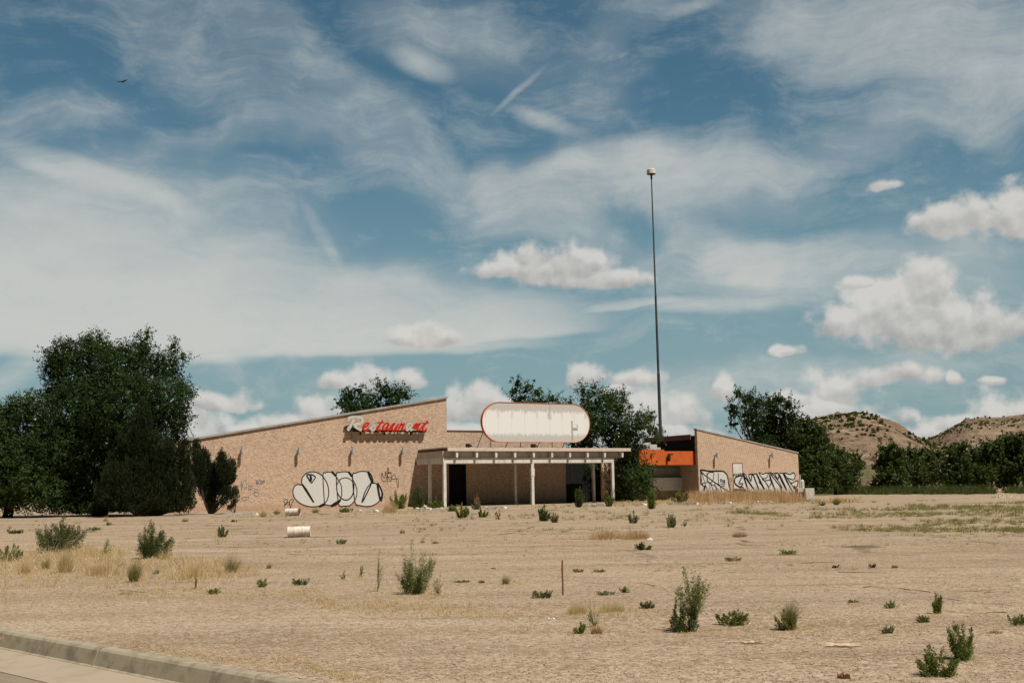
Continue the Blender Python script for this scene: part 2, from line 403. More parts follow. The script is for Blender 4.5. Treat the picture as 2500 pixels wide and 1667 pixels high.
def mat_leaf(name, c, c2, tr=0.25, nscale=0.5, rough=0.6):
    m, b = newmat(name)
    g = b.n('ShaderNodeNewGeometry')
    rnd = g.outputs['Random Per Island']
    n = b.noise(g.outputs['Position'], nscale, 3, 0.6)
    f = b.m('ADD', b.m('MULTIPLY', rnd, 0.55), b.m('MULTIPLY', b.rng(n, 0.35, 0.65), 0.45))
    col = b.mix(f, c, c2)
    tcol = b.mix(1.0, col, (1.3, 1.5, 0.7), 'MULTIPLY')
    finish(b, col, rough, transl=(tcol, tr), spec=0.2)
    return m
def mat_sign_panel():
    m, b = newmat('weathered_sign_paint'); co = objco(b)
    s = b.n('ShaderNodeSeparateXYZ', {0: co}); x, z = s.outputs[0], s.outputs[2]
    n = b.noise(b.v('MULTIPLY', co, (1.6, 1, 0.55)), 2.3, 7, 0.68)
    n2 = b.noise(co, 9.0, 5, 0.7)
    # grime runs from the top seams and gathers at the foot
    w = b.m('PINGPONG', b.m('ADD', x, 0.0), 0.83)
    seam = b.rng(b.m('ABSOLUTE', w), 0.035, 0.0)
    xo = b.n('ShaderNodeCombineXYZ', {0: x, 1: 0.0, 2: 0.0}).outputs[0]
    which = b.noise(xo, 0.9, 2, 0.5)
    dens = b.rng(which, 0.44, 0.58, 0.0, 1.0)
    run = b.m('MULTIPLY', b.rng(b.m('ADD', b.m('ABSOLUTE', w), b.m('MULTIPLY', n, 0.9)), 0.78, 0.40), b.rng(b.m('ADD', b.m('ADD', z, b.m('MULTIPLY', n2, 0.8)), b.m('MULTIPLY', which, 1.2)), 1.35, 1.75))
    run = b.m('MULTIPLY', run, dens)
    top = b.m('MULTIPLY', b.rng(b.m('ADD', z, b.m('MULTIPLY', n, 1.5)), 1.75, 2.2), 0.75)
    low = b.m('MULTIPLY', b.rng(b.m('ADD', z, b.m('MULTIPLY', n, -1.2)), -1.7, -2.2), 0.7)
    d = b.m('MAXIMUM', b.m('MAXIMUM', run, top), b.m('MAXIMUM', low, b.m('MULTIPLY', b.rng(n2, 0.66, 0.75), 0.6)))
    d = b.m('MAXIMUM', d, b.m('MULTIPLY', b.m('MULTIPLY', seam, b.rng(n, 0.40, 0.55)), 0.75))
    col = b.mix(b.m('MULTIPLY', d, 0.85), (0.86, 0.86, 0.85), (0.42, 0.37, 0.32))
    finish(b, col, 0.7, n2, 0.15, 0.01)
    return m
def mat_graffiti_fill():
    m, b = newmat('silver_spray_paint'); co = objco(b)
    n = b.noise(co, 5.0, 5, 0.7)
    br = b.n('ShaderNodeTexBrick', {'Vector': b.v('MULTIPLY', b.n('ShaderNodeVectorRotate', {'Vector': co, 'Angle': math.radians(-90), 'Axis': (1, 0, 0)}).outputs[0], (1, 1, 0)),
                                    'Scale': 1.0, 'Mortar Size': 0.012, 'Brick Width': 0.30, 'Row Height': 0.10})
    col = b.mix(b.m('MULTIPLY', b.rng(n, 0.48, 0.72), 0.6), (0.70, 0.69, 0.66), (0.52, 0.47, 0.42))
    finish(b, col, 0.6, b.m('MULTIPLY', br.outputs['Fac'], -1.0), 0.5, 0.012)
    return m
def mat_hill():
    m, b = newmat('rocky_hillside'); co = b.n('ShaderNodeNewGeometry').outputs['Position']
    n = b.noise(co, 0.05, 6, 0.6); f = b.noise(co, 0.35, 6, 0.65)
    col = b.mix(b.rng(n, 0.38, 0.62), (0.235, 0.155, 0.100), (0.33, 0.24, 0.165))
    col = b.mix(b.m('MULTIPLY', b.rng(f, 0.55, 0.68), 0.7), col, (0.47, 0.37, 0.28))
    col = b.mix(b.m('MULTIPLY', b.rng(f, 0.46, 0.36), 0.7), col, (0.115, 0.068, 0.042))
    st = b.noise(b.v('MULTIPLY', co, (0.02, 0.02, 0.42)), 1.0, 6, 0.62)
    col = b.mix(b.m('MULTIPLY', b.rng(st, 0.54, 0.64), 0.6), col, (0.46, 0.345, 0.24))
    col = b.mix(b.m('MULTIPLY', b.rng(st, 0.44, 0.36), 0.55), col, (0.15, 0.088, 0.052))
    v = b.n('ShaderNodeTexVoronoi', {'Vector': co, 'Scale': 0.16})
    gz = b.n('ShaderNodeSeparateXYZ', {0: co}).outputs[2]
    gr = b.m('MULTIPLY', b.rng(gz, 19, 8), b.rng(b.noise(co, 0.03, 3, 0.5), 0.36, 0.6))
    col = b.mix(b.m('MULTIPLY', gr, 0.8), col, (0.13, 0.135, 0.055))
    col = b.mix(b.m('MULTIPLY', b.rng(v.outputs['Distance'], 0.22, 0.12), 0.85), col, (0.055, 0.060, 0.030))
    finish(b, col, 0.95, b.m('ADD', f, b.m('MULTIPLY', n, 2.0)), 1.0, 2.5, spec=0.05)
    return m

MT = {}
MT['ground'] = mat_ground()
MT['brick'] = mat_brick('patterned_brick')
MT['brick2'] = mat_brick('patterned_brick_diagonal', True)
MT['trim'] = mat_plain('weathered_metal_trim', (0.42, 0.40, 0.38), (0.20, 0.18, 0.16), 0.6, 3, stretch=(0.4, 1, 1))
MT['redtrim'] = mat_plain('red_brown_trim', (0.20, 0.075, 0.055), (0.10, 0.05, 0.04), 0.7)
MT['pink'] = mat_plain('faded_pink_fascia', (0.70, 0.59, 0.52), (0.48, 0.37, 0.31), 0.75, 1.5, stretch=(0.5, 1, 3))
MT['white'] = mat_plain('old_white_paint', (0.74, 0.71, 0.66), (0.42, 0.36, 0.30), 0.75, 2.2, 0.55, stretch=(1, 1, 0.5))
MT['roof'] = mat_plain('gravel_roof', (0.30, 0.27, 0.24), None, 0.95, 4)
MT['orange'] = mat_plain('faded_orange_panel', (0.62, 0.135, 0.030), (0.46, 0.085, 0.02), 0.65, 1.2, 0.7)
MT['orangerim'] = mat_plain('orange_rim', (0.74, 0.16, 0.035), (0.50, 0.20, 0.09), 0.6, 3)
MT['dark'] = mat_plain('black_metal', (0.022, 0.020, 0.018), (0.04, 0.03, 0.025), 0.6)
MT['glass'] = mat_plain('dark_window', (0.012, 0.012, 0.012), (0.02, 0.018, 0.015), 0.7, bump=0.02, spec=0.12)
MT['shutter'] = mat_plain('grey_shutter', (0.36, 0.36, 0.34), (0.22, 0.21, 0.20), 0.6, 2, stretch=(0.4, 1, 2))
MT['galv'] = mat_plain('galvanised_cylinder', (0.58, 0.58, 0.55), (0.36, 0.35, 0.33), 0.45, 4, metal=0.2)
MT['mast'] = mat_plain('mast_steel', (0.085, 0.10, 0.115), (0.05, 0.06, 0.07), 0.5, 1, metal=0.3)
MT['drumw'] = mat_plain('white_drum_paint', (0.76, 0.70, 0.62), (0.40, 0.20, 0.11), 0.65, 3.5, 0.55)
MT['rust'] = mat_plain('rust', (0.20, 0.085, 0.045), (0.10, 0.05, 0.03), 0.85, 6)
MT['conc'] = mat_plain('pale_concrete', (0.62, 0.58, 0.52), (0.40, 0.34, 0.28), 0.9, 3, bump=0.5)
MT['kerb'] = mat_plain('kerb_concrete', (0.40, 0.345, 0.25), (0.20, 0.165, 0.115), 0.9, 5, 0.75, bump=0.6)
MT['gutter'] = mat_plain('gutter_concrete', (0.42, 0.345, 0.25), (0.33, 0.26, 0.185), 0.95, 3, bump=0.5)
MT['asphalt'] = mat_plain('asphalt', (0.30, 0.235, 0.165), (0.22, 0.17, 0.12), 0.95, 6, bump=0.6)
MT['gfill'] = mat_graffiti_fill()
MT['gline'] = mat_plain('black_spray_paint', (0.012, 0.012, 0.013), (0.03, 0.03, 0.03), 0.5, 5, bump=0.1)
MT['gblue'] = mat_plain('faded_blue_paint', (0.13, 0.19, 0.22), (0.30, 0.24, 0.19), 0.7, 8)
MT['gbrown'] = mat_plain('faded_brown_paint', (0.30, 0.13, 0.07), (0.42, 0.24, 0.15), 0.7, 8)
MT['signpanel'] = mat_sign_panel()
MT['red'] = mat_plain('red_sign_plastic', (0.62, 0.020, 0.010), (0.48, 0.04, 0.015), 0.35, 4, 0.5, spec=0.4)
MT['silver'] = mat_plain('silver_sign_metal', (0.60, 0.60, 0.56), (0.34, 0.32, 0.28), 0.45, 5, 0.6)
MT['hill'] = mat_hill()
MT['elm'] = mat_leaf('elm_leaf', (0.014, 0.032, 0.009), (0.060, 0.094, 0.026))
MT['elmbright'] = mat_leaf('elm_leaf_bright', (0.024, 0.050, 0.014), (0.078, 0.118, 0.036))
MT['juni'] = mat_leaf('juniper_leaf', (0.012, 0.022, 0.008), (0.030, 0.045, 0.013), 0.10)
MT['farleaf'] = mat_leaf('far_leaf', (0.030, 0.054, 0.014), (0.095, 0.128, 0.034))
MT['farleaf2'] = mat_leaf('far_leaf_olive', (0.045, 0.068, 0.020), (0.105, 0.130, 0.040))
MT['bark'] = mat_plain('bark', (0.050, 0.038, 0.028), (0.025, 0.020, 0.015), 0.9, 6)
MT['wgreen'] = mat_leaf('weed_green', (0.105, 0.150, 0.030), (0.245, 0.262, 0.078), 0.25, 3)
MT['wdark'] = mat_leaf('weed_dark_green', (0.050, 0.074, 0.020), (0.120, 0.140, 0.042), 0.2, 3)
MT['wgrey'] = mat_leaf('weed_grey_green', (0.15, 0.165, 0.075), (0.27, 0.265, 0.140), 0.25, 3)
MT['wyel'] = mat_leaf('weed_yellow_green', (0.19, 0.18, 0.065), (0.36, 0.31, 0.14), 0.3, 3)
MT['straw'] = mat_leaf('straw', (0.56, 0.40, 0.235), (0.74, 0.57, 0.37), 0.3, 3)
MT['pinkstraw'] = mat_leaf('pinkish_dry_grass', (0.50, 0.30, 0.17), (0.68, 0.48, 0.31), 0.3, 3)
MT['wrust'] = mat_leaf('rusty_dry_weed', (0.26, 0.11, 0.055), (0.42, 0.24, 0.13), 0.2, 3)
MT['pebble'] = mat_leaf('gravel_stone', (0.33, 0.24, 0.16), (0.62, 0.49, 0.34), 0.0, 0.5, 0.9)
MT['feather'] = mat_plain('dark_feather', (0.012, 0.011, 0.012))

# ------------------------------------------------------------------ ground, kerb, road
KA = ground(0, 1537); KB = ground(745, 1667)
kd = (KB - KA); kd.z = 0; kd.normalize()               # along the kerb, to the right and towards the camera
kn = Vector((-kd.y, kd.x, 0))                          # away from the road
if kn.y < 0: kn = -kn
def kerb_pt(s, t, z): return KA + kd * s + kn * t + Vector((0, 0, z))
# smooth value noise for the terrain
_g = rng.random((64, 64))
def vnoise(x, y):
    x = np.asarray(x, float); y = np.asarray(y, float)
    xi = np.floor(x).astype(int); yi = np.floor(y).astype(int); fx = x - xi; fy = y - yi
    fx = fx * fx * (3 - 2 * fx); fy = fy * fy * (3 - 2 * fy)
    a = _g[xi % 64, yi % 64]; b_ = _g[(xi + 1) % 64, yi % 64]; c = _g[xi % 64, (yi + 1) % 64]; d = _g[(xi + 1) % 64, (yi + 1) % 64]
    return (a * (1 - fx) + b_ * fx) * (1 - fy) + (c * (1 - fx) + d * fx) * fy
def fbm(x, y, o=4):
    s = 0; a = 0.5
    for i in range(o): s = s + a * (vnoise(x * 2 ** i + 17.3 * i, y * 2 ** i + 5.1 * i) - 0.5); a *= 0.5
    return s
def gz(x, y):
    t = (np.asarray(x) - KA.x) * kn.x + (np.asarray(y) - KA.y) * kn.y
    amp = 0.10 * np.clip(t / 4, 0, 1) * np.clip((75 - t) / 25, 0.12, 1)
    return amp * fbm(np.asarray(x) * 0.45, np.asarray(y) * 0.7, 4)
def build_ground():
    def axis(lo, hi, fine, n1, grow):
        a = list(np.linspace(-fine, fine, n1)); st = a[1] - a[0]
        while a[-1] < hi: st *= grow; a.append(a[-1] + st)
        st = a[1] - a[0]; b_ = []
        v = a[0]
        while v > lo: st *= grow; v -= st; b_.append(v)
        return np.array(b_[::-1] + a)
    S = axis(-9000, 9000, 60, 400, 1.12)
    T = [0.0]; st = 0.18
    while T[-1] < 9000: T.append(T[-1] + st); st = st * (1.003 if T[-1] < 90 else 1.15)
    T = np.array(T)
    SS, TT = np.meshgrid(S, T, indexing='ij')
    X = KA.x + kd.x * SS + kn.x * TT; Y = KA.y + kd.y * SS + kn.y * TT
    Z = gz(X, Y)
    V = np.stack([X, Y, Z], -1).reshape(-1, 3); nt_ = len(T)
    i, j = np.meshgrid(np.arange(len(S) - 1), np.arange(nt_ - 1), indexing='ij')
    q = np.stack([i * nt_ + j, (i + 1) * nt_ + j, (i + 1) * nt_ + j + 1, i * nt_ + j + 1], -1).reshape(-1, 4)
    me = fast_mesh('ground', V, q, 4)
    me.polygons.foreach_set('use_smooth', [True] * len(me.polygons))
    tag(link('ground', me, MT['ground']), kind='structure')
build_ground()
def swept(name, prof, s0, s1, mat, joints=None):
    """profile of (t,z) swept along the kerb"""
    mb = MB(); segs = [(s0, s1)] if not joints else joints
    for a, b_ in segs:
        n = len(prof)
        V = [kerb_pt(a, t, z) for t, z in prof] + [kerb_pt(b_, t, z) for t, z in prof]
        Fc = [(k, (k + 1) % n, (k + 1) % n + n, k + n) for k in range(n)] + [tuple(range(n)), tuple(range(2 * n - 1, n - 1, -1))]
        mb.add(V, Fc)
    return tag(mb.build(name, mat), kind='structure')
kj = ground(222, 1590); sj = (kj - KA).dot(kd)
jo = []; a = sj
while a < 90: jo.append((a + 0.035, a + 3.05)); a += 3.06
a = sj
while a > -120: jo.append((a - 3.06 + 0.02, a)); a -= 3.06
KP = [(0.02, -0.3), (0.02, 0.012), (-0.02, 0.035), (-0.09, 0.036), (-0.125, 0.028), (-0.155, 0.005), (-0.17, -0.03), (-0.215, -0.145), (-0.25, -0.155), (-0.25, -0.3)]
swept('kerb', KP, 0, 0, MT['kerb'], jo)
swept('gutter', [(-0.25, -0.32), (-0.25, -0.158), (-0.95, -0.185), (-0.95, -0.32)], -120, 90, MT['gutter'])
swept('road', [(-0.95, -0.34), (-0.95, -0.192), (-14, -0.10), (-27, -0.19), (-27, -0.34)], -400, 400, MT['asphalt'])

# gravel that shows as stones near the camera
def pebbles():
    n = 24000
    s = rng.random(n) ** 1.0; dist = 9.5 + 26 * s ** 1.5; ang = rng.uniform(-0.5, 0.5, n)
    X = np.sin(ang) * dist; Y = np.cos(ang) * dist
    t = (X - KA.x) * kn.x + (Y - KA.y) * kn.y
    k = t > 0.05; X = X[k]; Y = Y[k]; n = len(X)
    r = rng.uniform(0.005, 0.013, n)
    Z = gz(X, Y)
    base = np.array([(1, 0, 0), (0, 1, 0), (-1, 0, 0), (0, -1, 0), (0, 0, 0.6), (0, 0, -0.4)], float)
    V = base[None] * r[:, None, None] * rng.uniform(0.6, 1.3, (n, 6, 1))
    a = rng.uniform(0, 6.28, n); ca, sa = np.cos(a), np.sin(a)
    vx = V[..., 0] * ca[:, None] * 1.5 - V[..., 1] * sa[:, None]; vy = V[..., 0] * sa[:, None] * 1.5 + V[..., 1] * ca[:, None]
    V = np.stack([vx + X[:, None], vy + Y[:, None], V[..., 2] + Z[:, None] + 0.003], -1)
    f = np.array([(0, 1, 4), (1, 2, 4), (2, 3, 4), (3, 0, 4), (1, 0, 5), (2, 1, 5), (3, 2, 5), (0, 3, 5)])
    idx = (np.arange(n)[:, None, None] * 6 + f[None]).reshape(-1)
    tag(link('gravel', fast_mesh('gravel', V, idx, 3), MT['pebble']), 'loose pale gravel strewn over the dirt lot in the foreground', 'gravel', kind='stuff')
pebbles()

# ------------------------------------------------------------------ hills
def hill(name, prof, dnear, dtop, dfar, seed):
    xs = [p[0] for p in prof]; ys = [p[1] for p in prof]
    n1, n2 = 260, 90
    ux = np.linspace(xs[0], xs[-1], n1)
    top = np.interp(ux, xs, ys)
    T = np.linspace(0, 1, n2)
    V = np.zeros((n1, n2, 3))
    for i, x in enumerate(ux):
        p = at_depth(x, top[i], dtop); u = p.x / p.y
        for j, t in enumerate(T):
            d = dnear + (dfar - dnear) * t
            tt = (dtop - dnear) / (dfar - dnear)
            k = t / tt if t < tt else 1 - 0.7 * ((t - tt) / (1 - tt)) ** 2
            s = math.sin(min(k, 1) * math.pi / 2) ** 1.15 if t < tt else k
            edge = min(1, (i + 1) / 12)
            V[i, j] = (u * d, d, p.z * s * edge)
    X = V[..., 0]; Y = V[..., 1]
    gully = np.abs(fbm(X * 0.018 + seed, Y * 0.010, 4)) * 2
    amp = np.clip(V[..., 2] / 12, 0, 1)
    V[..., 2] += amp * (fbm(X * 0.06 + seed, Y * 0.05, 5) * 7 - gully * 9 + 1.2) 
    V[..., 2] -= (1 - np.clip(T / 0.05, 0, 1))[None] * 2
    i, j = np.meshgrid(np.arange(n1 - 1), np.arange(n2 - 1), indexing='ij')
    q = np.stack([i * n2 + j, (i + 1) * n2 + j, (i + 1) * n2 + j + 1, i * n2 + j + 1], -1).reshape(-1, 4)
    me = fast_mesh(name, V.reshape(-1, 3), q, 4)
    tag(link(name, me, MT['hill']), kind='structure')
    return V
HV1 = hill('hill', [(1830, 1120), (1880, 1080), (1930, 1040), (1985, 1022), (2045, 1018), (2130, 1020), (2178, 1030), (2215, 1050), (2270, 1076), (2340, 1104), (2430, 1140), (2560, 1176)], 330, 520, 760, 3.0)
HV2 = hill('hill', [(2120, 1130), (2200, 1104), (2270, 1076), (2320, 1046), (2350, 1034), (2400, 1027), (2450, 1026), (2500, 1020), (2620, 1000), (2800, 985), (3050, 1010), (3400, 1120)], 520, 760, 1100, 9.0)

# ------------------------------------------------------------------ foliage helpers
def leaf_quads(C, A, B):
    """rhombic leaves: centre C, half length vector A, half width vector B"""
    V = np.stack([C - A, C + B, C + A, C - B], 1)
    return V
def unit(n):
    v = rng.normal(size=(n, 3)); return v / np.linalg.norm(v, axis=1, keepdims=True)
def blobs_world(blobs, dep, deprand=1.0, zmin=0.3):
    out = []
    for bl in blobs:
        x, y, rx = bl[:3]; ry = bl[3] if len(bl) > 3 else rx
        off = bl[4] if len(bl) > 4 else rng.uniform(-1, 1) * deprand
        p = at_depth(x, y, dep + off); k = (dep + off) / FPX
        out.append((np.array(p), rx * k, ry * k))
    return out
def crown(name, blobs, leaf=0.16, dens=55, spray=0.9, mat=None, parent=None, up=0.25, depth_scale=1.0, zmin=0.2, droop=0.0):
    Cs, As, Bs = [], [], []
    blobs = [(c, max(rx - .36 * spray, rx * .55), max(ry - .36 * spray, ry * .55)) for c, rx, ry in blobs]
    for c, rx, ry in blobs:
        area = rx * ry
        ncl = max(10, int(dens * area * 1.35))
        d = unit(ncl)
        rad = np.cbrt(rng.uniform(0.12, 1.0, ncl))
        pos = c + d * rad[:, None] * np.array([rx, rx * depth_scale, ry])
        # spray direction: outward, a bit upward
        sd_ = d + unit(ncl) * 0.55 + np.array([0, 0, up]); sd_ /= np.linalg.norm(sd_, axis=1, keepdims=True)
        L = spray * rng.uniform(0.4, 1.05, ncl) * np.where(rng.random(ncl) > .88, 1.5, 1.0)
        k = 16
        t = rng.random((ncl, k)) ** 0.8
        pts = pos[:, None] + sd_[:, None] * (t * L[:, None])[..., None] + rng.normal(size=(ncl, k, 3)) * (0.20 * (1 - 0.55 * t) * min(1, spray))[..., None]
        pts[..., 2] -= droop * t ** 2 * L[:, None]
        pts = pts.reshape(-1, 3)
        n = len(pts)
        out = np.repeat(sd_, k, 0)
        a = out * 0.7 + unit(n) * 0.8; a /= np.linalg.norm(a, axis=1, keepdims=True)
        up_ = unit(n) + np.array([0, 0, 0.6]) + np.repeat(d, k, 0) * 0.5
        b_ = np.cross(a, up_); b_ /= np.linalg.norm(b_, axis=1, keepdims=True) + 1e-9
        sz = leaf * rng.uniform(0.6, 1.25, n)
        Cs.append(pts); As.append(a * sz[:, None] * 0.5); Bs.append(b_ * sz[:, None] * 0.28)
    # larger inner leaves close the crown's heart
    for c, rx, ry in blobs:
        n = int(70 * rx * ry * min(1, .2 / leaf)); d = unit(n)
        p = c + d * (np.cbrt(rng.uniform(0, .55, n)))[:, None] * np.array([rx, rx, ry])
        a = unit(n); b_ = np.cross(a, unit(n)); b_ /= np.linalg.norm(b_, axis=1, keepdims=True) + 1e-9
        Cs.append(p); As.append(a * leaf * 1.3); Bs.append(b_ * leaf * .8)
    C = np.concatenate(Cs); A = np.concatenate(As); B = np.concatenate(Bs)
    k = C[:, 2] > zmin; C, A, B = C[k], A[k], B[k]
    V = leaf_quads(C, A, B).reshape(-1, 3)
    if parent is not None: V = V - np.array(parent.location)
    return link(name, fast_mesh(name, V, np.arange(len(V)), 4), mat, parent)
def limbs(base, blobs, r0, parent, name='trunk', mat=None, fork=0.35, n=9):
    mb = MB(); base = Vector(base); loc = Vector(parent.location)
    cs = sorted(blobs, key=lambda b_: -b_[0][2])
    top = Vector(cs[0][0])
    fk = base.lerp(Vector((base.x * .6 + top.x * .4, base.y, top.z)), fork)
    mb.tube([base - loc + Vector((0, 0, -0.15)), base.lerp(fk, .5) - loc + Vector((r0 * .3, 0, 0)), fk - loc], [r0 * 1.3, r0, r0 * .85], 9)
    for c, rx, ry in blobs[::max(1, len(blobs) // n)]:
        c = Vector(c); mid = fk.lerp(c, .5) + Vector((rng.uniform(-.3, .3), rng.uniform(-.3, .3), rng.uniform(0, .5)))
        mb.tube([fk - loc, mid - loc, mid.lerp(c, .7) - loc], [r0 * .5, r0 * .26, r0 * .06], 7)
    return mb.build(name, mat or MT['bark'], parent, smooth=True)
def tree(name, label, cat, base_px, dep, blobs, r0, leaf=0.16, dens=55, spray=0.9, mat='elm', group=None, up=.25, deprand=1.0, fork=.3, droop=0.0, bz=0.0):
    bp = at_depth(base_px, 1200, dep); base = Vector((bp.x, bp.y, bz))
    t = empty(name, base); tag(t, label, cat, group)
    bw = blobs_world(blobs, dep, deprand)
    crown('crown', bw, leaf, dens, spray, MT[mat], t, up, droop=droop)
    limbs(base, bw, r0, t, fork=fork)
    return t

# ------------------------------------------------------------------ the restaurant: local frame x along the front, y into the building
TH = math.radians(30)
LO = ground(592, 1247)
def mkframe(O, th):
    wx = Vector((math.cos(th), math.sin(th), 0)); wy = Vector((-math.sin(th), math.cos(th), 0))
    def wp(x, y, c=0.0):
        """pixel -> local (x,z) on the plane local y=c"""
        d = ray(x, y); t = (c - (CAMP - O).dot(wy)) / d.dot(wy)
        p = CAMP + d * t - O
        return p.dot(wx), p.z
    def toW(x, y, z): return O + wx * x + wy * y + Vector((0, 0, z))
    return wp, toW
wp, toW = mkframe(LO, TH)
B1 = empty('restaurant_building', LO, TH)
tag(B1, 'tan patterned brick restaurant wing with sloping roof, red script sign and big silver graffiti', 'building')
xl, _ = wp(425, 1240); zl = wp(442, 1078)[1]; xl2 = wp(442, 1078)[0]
xr, zr = wp(1090, 972)
slope = (zr - zl) / (xr - xl2); zL = zr - slope * (xr - xl)
XE, ZE = wp(1380, 1058)         # right end of the low entrance block
XE = wp(1380, 1100)[0]; ZP = (wp(1095, 1053)[1] + wp(1170, 1053)[1]) / 2
# wing: solid shell; the gable front is one wall with the low block's front flush, so build one outline
DOOR0, DOOR1 = wp(1096, 1200)[0], wp(1139, 1200)[0]
HB = wp(1200, 1128)[1]
mb = MB()
T0 = 0.35
mb.prism_y([(xl, -0.3), (DOOR0, -0.3), (DOOR0, HB), (DOOR1, HB), (DOOR1, -0.3), (XE, -0.3), (XE, ZP), (xr, ZP), (xr, zr), (xl, zL)], 0, T0)
front = mb.build('wall', MT['brick'], B1)
mb = MB(); mb.box(xl, xl + T0, T0, 22, -0.3, zL); w_ = mb.build('wall', MT['brick'], B1)
mb = MB(); mb.prism_y([(xl, -0.3), (xr, -0.3), (xr, zr), (xl, zL)], 21.6, 22); mb.build('wall', MT['brick'], B1)
mb = MB(); mb.box(xr - T0, xr, T0, 21.6, ZP - 0.5, zr - 0.12); mb.build('wall', MT['brick'], B1)
mb = MB(); mb.box(XE - T0, XE, T0, 14, -0.3, ZP); mb.build('wall', MT['brick'], B1)
def slab(z_off, th, over=0.15, y0=-0.12, y1=22.2, x0=xl, x1=xr):
    a = (x0 - over, zL - slope * over + z_off); c = (x1 + 0.06, zL + slope * (x1 + 0.06 - xl) + z_off)
    mb = MB(); mb.prism_y([a, c, (c[0], c[1] + th), (a[0], a[1] + th)], y0, y1); return mb
slab(0.004, 0.13, y0=-0.10).build('roof', MT['roof'], B1)
slab(-0.02, 0.20, y0=-0.17, y1=-0.102).build('roof_trim', MT['trim'], B1)
mb = MB(); mb.box(xr + 0.062, XE + 0.05, -0.06, 14.1, ZP + 0.004, ZP + 0.13); mb.build('parapet_cap', MT['redtrim'], B1)
mb = MB(); mb.box(DOOR0 - .3, DOOR1 + .3, T0 + 0.01, T0 + 0.1, -0.3, HB + .2); mb.build('door', MT['glass'], B1)
mb = MB(); mb.box(DOOR0 + .02, DOOR0 + .1, 0.04, 0.3, -.3, HB - .01); mb.box(DOOR1 - .1, DOOR1 - .02, 0.04, 0.3, -.3, HB - .01); mb.build('door_frame', MT['dark'], B1)

# wall lamps: half open cylinders standing off the wall
def wall_lamp(px, py0, py1, frame, parentO, th, label, grp, rpx=5.0):
    wpf, toWf = frame
    x, z1 = wpf(px, py0, -0.5); _, z0 = wpf(px, py1, -0.5)
    t = empty('wall_lamp', toWf(x, 0, (z0 + z1) / 2), th); tag(t, label, 'lamp', grp)
    h = (z1 - z0) / 2; r = 0.17
    mb = MB(); n = 20
    V = []; Fc = []
    for z in (-h, h):
        for rr in (r, r - 0.02):
            V += [(rr * math.cos(2 * math.pi * k / n), -0.54 + rr * math.sin(2 * math.pi * k / n), z) for k in range(n)]
    for k in range(n):
        k2 = (k + 1) % n
        Fc += [(k, k2, 2 * n + k2, 2 * n + k), (n + k, 3 * n + k, 3 * n + k2, n + k2), (k, n + k, n + k2, k2), (2 * n + k, 2 * n + k2, 3 * n + k2, 3 * n + k)]
    mb.add(V, Fc)
    mb.build('lamp_shade', MT['galv'], t, smooth=False)
    mb = MB(); mb.box(-0.08, 0.08, -0.375, 0.0, -0.14, 0.14); mb.build('bracket', MT['white'], t, bevel=.01)
    mb = MB(); mb.tube([(0, -.54, -.1), (0, -.54, .1)], .08, 10); mb.build('lamp_bulb', MT['dark'], t)
    return t
for px, lb in ((592, 'cylinder lamp at the left end of the brick wall, above faint blue scribbles'),
               (731, 'cylinder lamp on the tan brick wall, above left side of bubble graffiti'),
               (862, 'cylinder lamp directly below the capital letter of the red script sign'),
               (985, 'cylinder lamp nearest the canopy on the left brick wing')):
    wall_lamp(px, 1091, 1109, (wp, toW), LO, TH, lb, 'cylinder lamps on the left wing')

# ------------------------------------------------------------------ strokes
def smooth_poly(P, n=6, closed=False):
    P = [Vector((p[0], p[1])) for p in P]; out = []
    m = len(P)
    for i in range(m if closed else m - 1):
        if closed: a, b_, c, d = P[(i - 1) % m], P[i], P[(i + 1) % m], P[(i + 2) % m]
        else: a, b_, c, d = P[max(i - 1, 0)], P[i], P[i + 1], P[min(i + 2, m - 1)]
        for k in range(n):
            t = k / n
            out.append(0.5 * ((2 * b_) + (c - a) * t + (2 * a - 5 * b_ + 4 * c - d) * t * t + (3 * b_ - a - 3 * c + d) * t ** 3))
    if not closed: out.append(P[-1])
    return out
def ribbon(mb, P, w, y, closed=False):
    n = len(P); V = []
    ws = w if hasattr(w, '__len__') else None
    for i, p in enumerate(P):
        a = P[(i - 1) % n] if closed else P[max(i - 1, 0)]; c = P[(i + 1) % n] if closed else P[min(i + 1, n - 1)]
        t = (c - a); t = t.normalized() if t.length > 1e-6 else Vector((1, 0)); nn = Vector((-t.y, t.x))
        ww = (ws[0] + (ws[1] - ws[0]) * i / max(1, n - 1)) if ws else w
        V += [(p.x + nn.x * ww / 2, y, p.y + nn.y * ww / 2), (p.x - nn.x * ww / 2, y, p.y - nn.y * ww / 2)]
    Fc = [(2 * i, 2 * i + 1, (2 * i + 3) % (2 * n), (2 * i + 2) % (2 * n)) for i in range(n if closed else n - 1)]
    mb.add(V, Fc)
def zmap(zx, zy, ox, oy, sc): return ox + zx / sc, oy + zy / sc
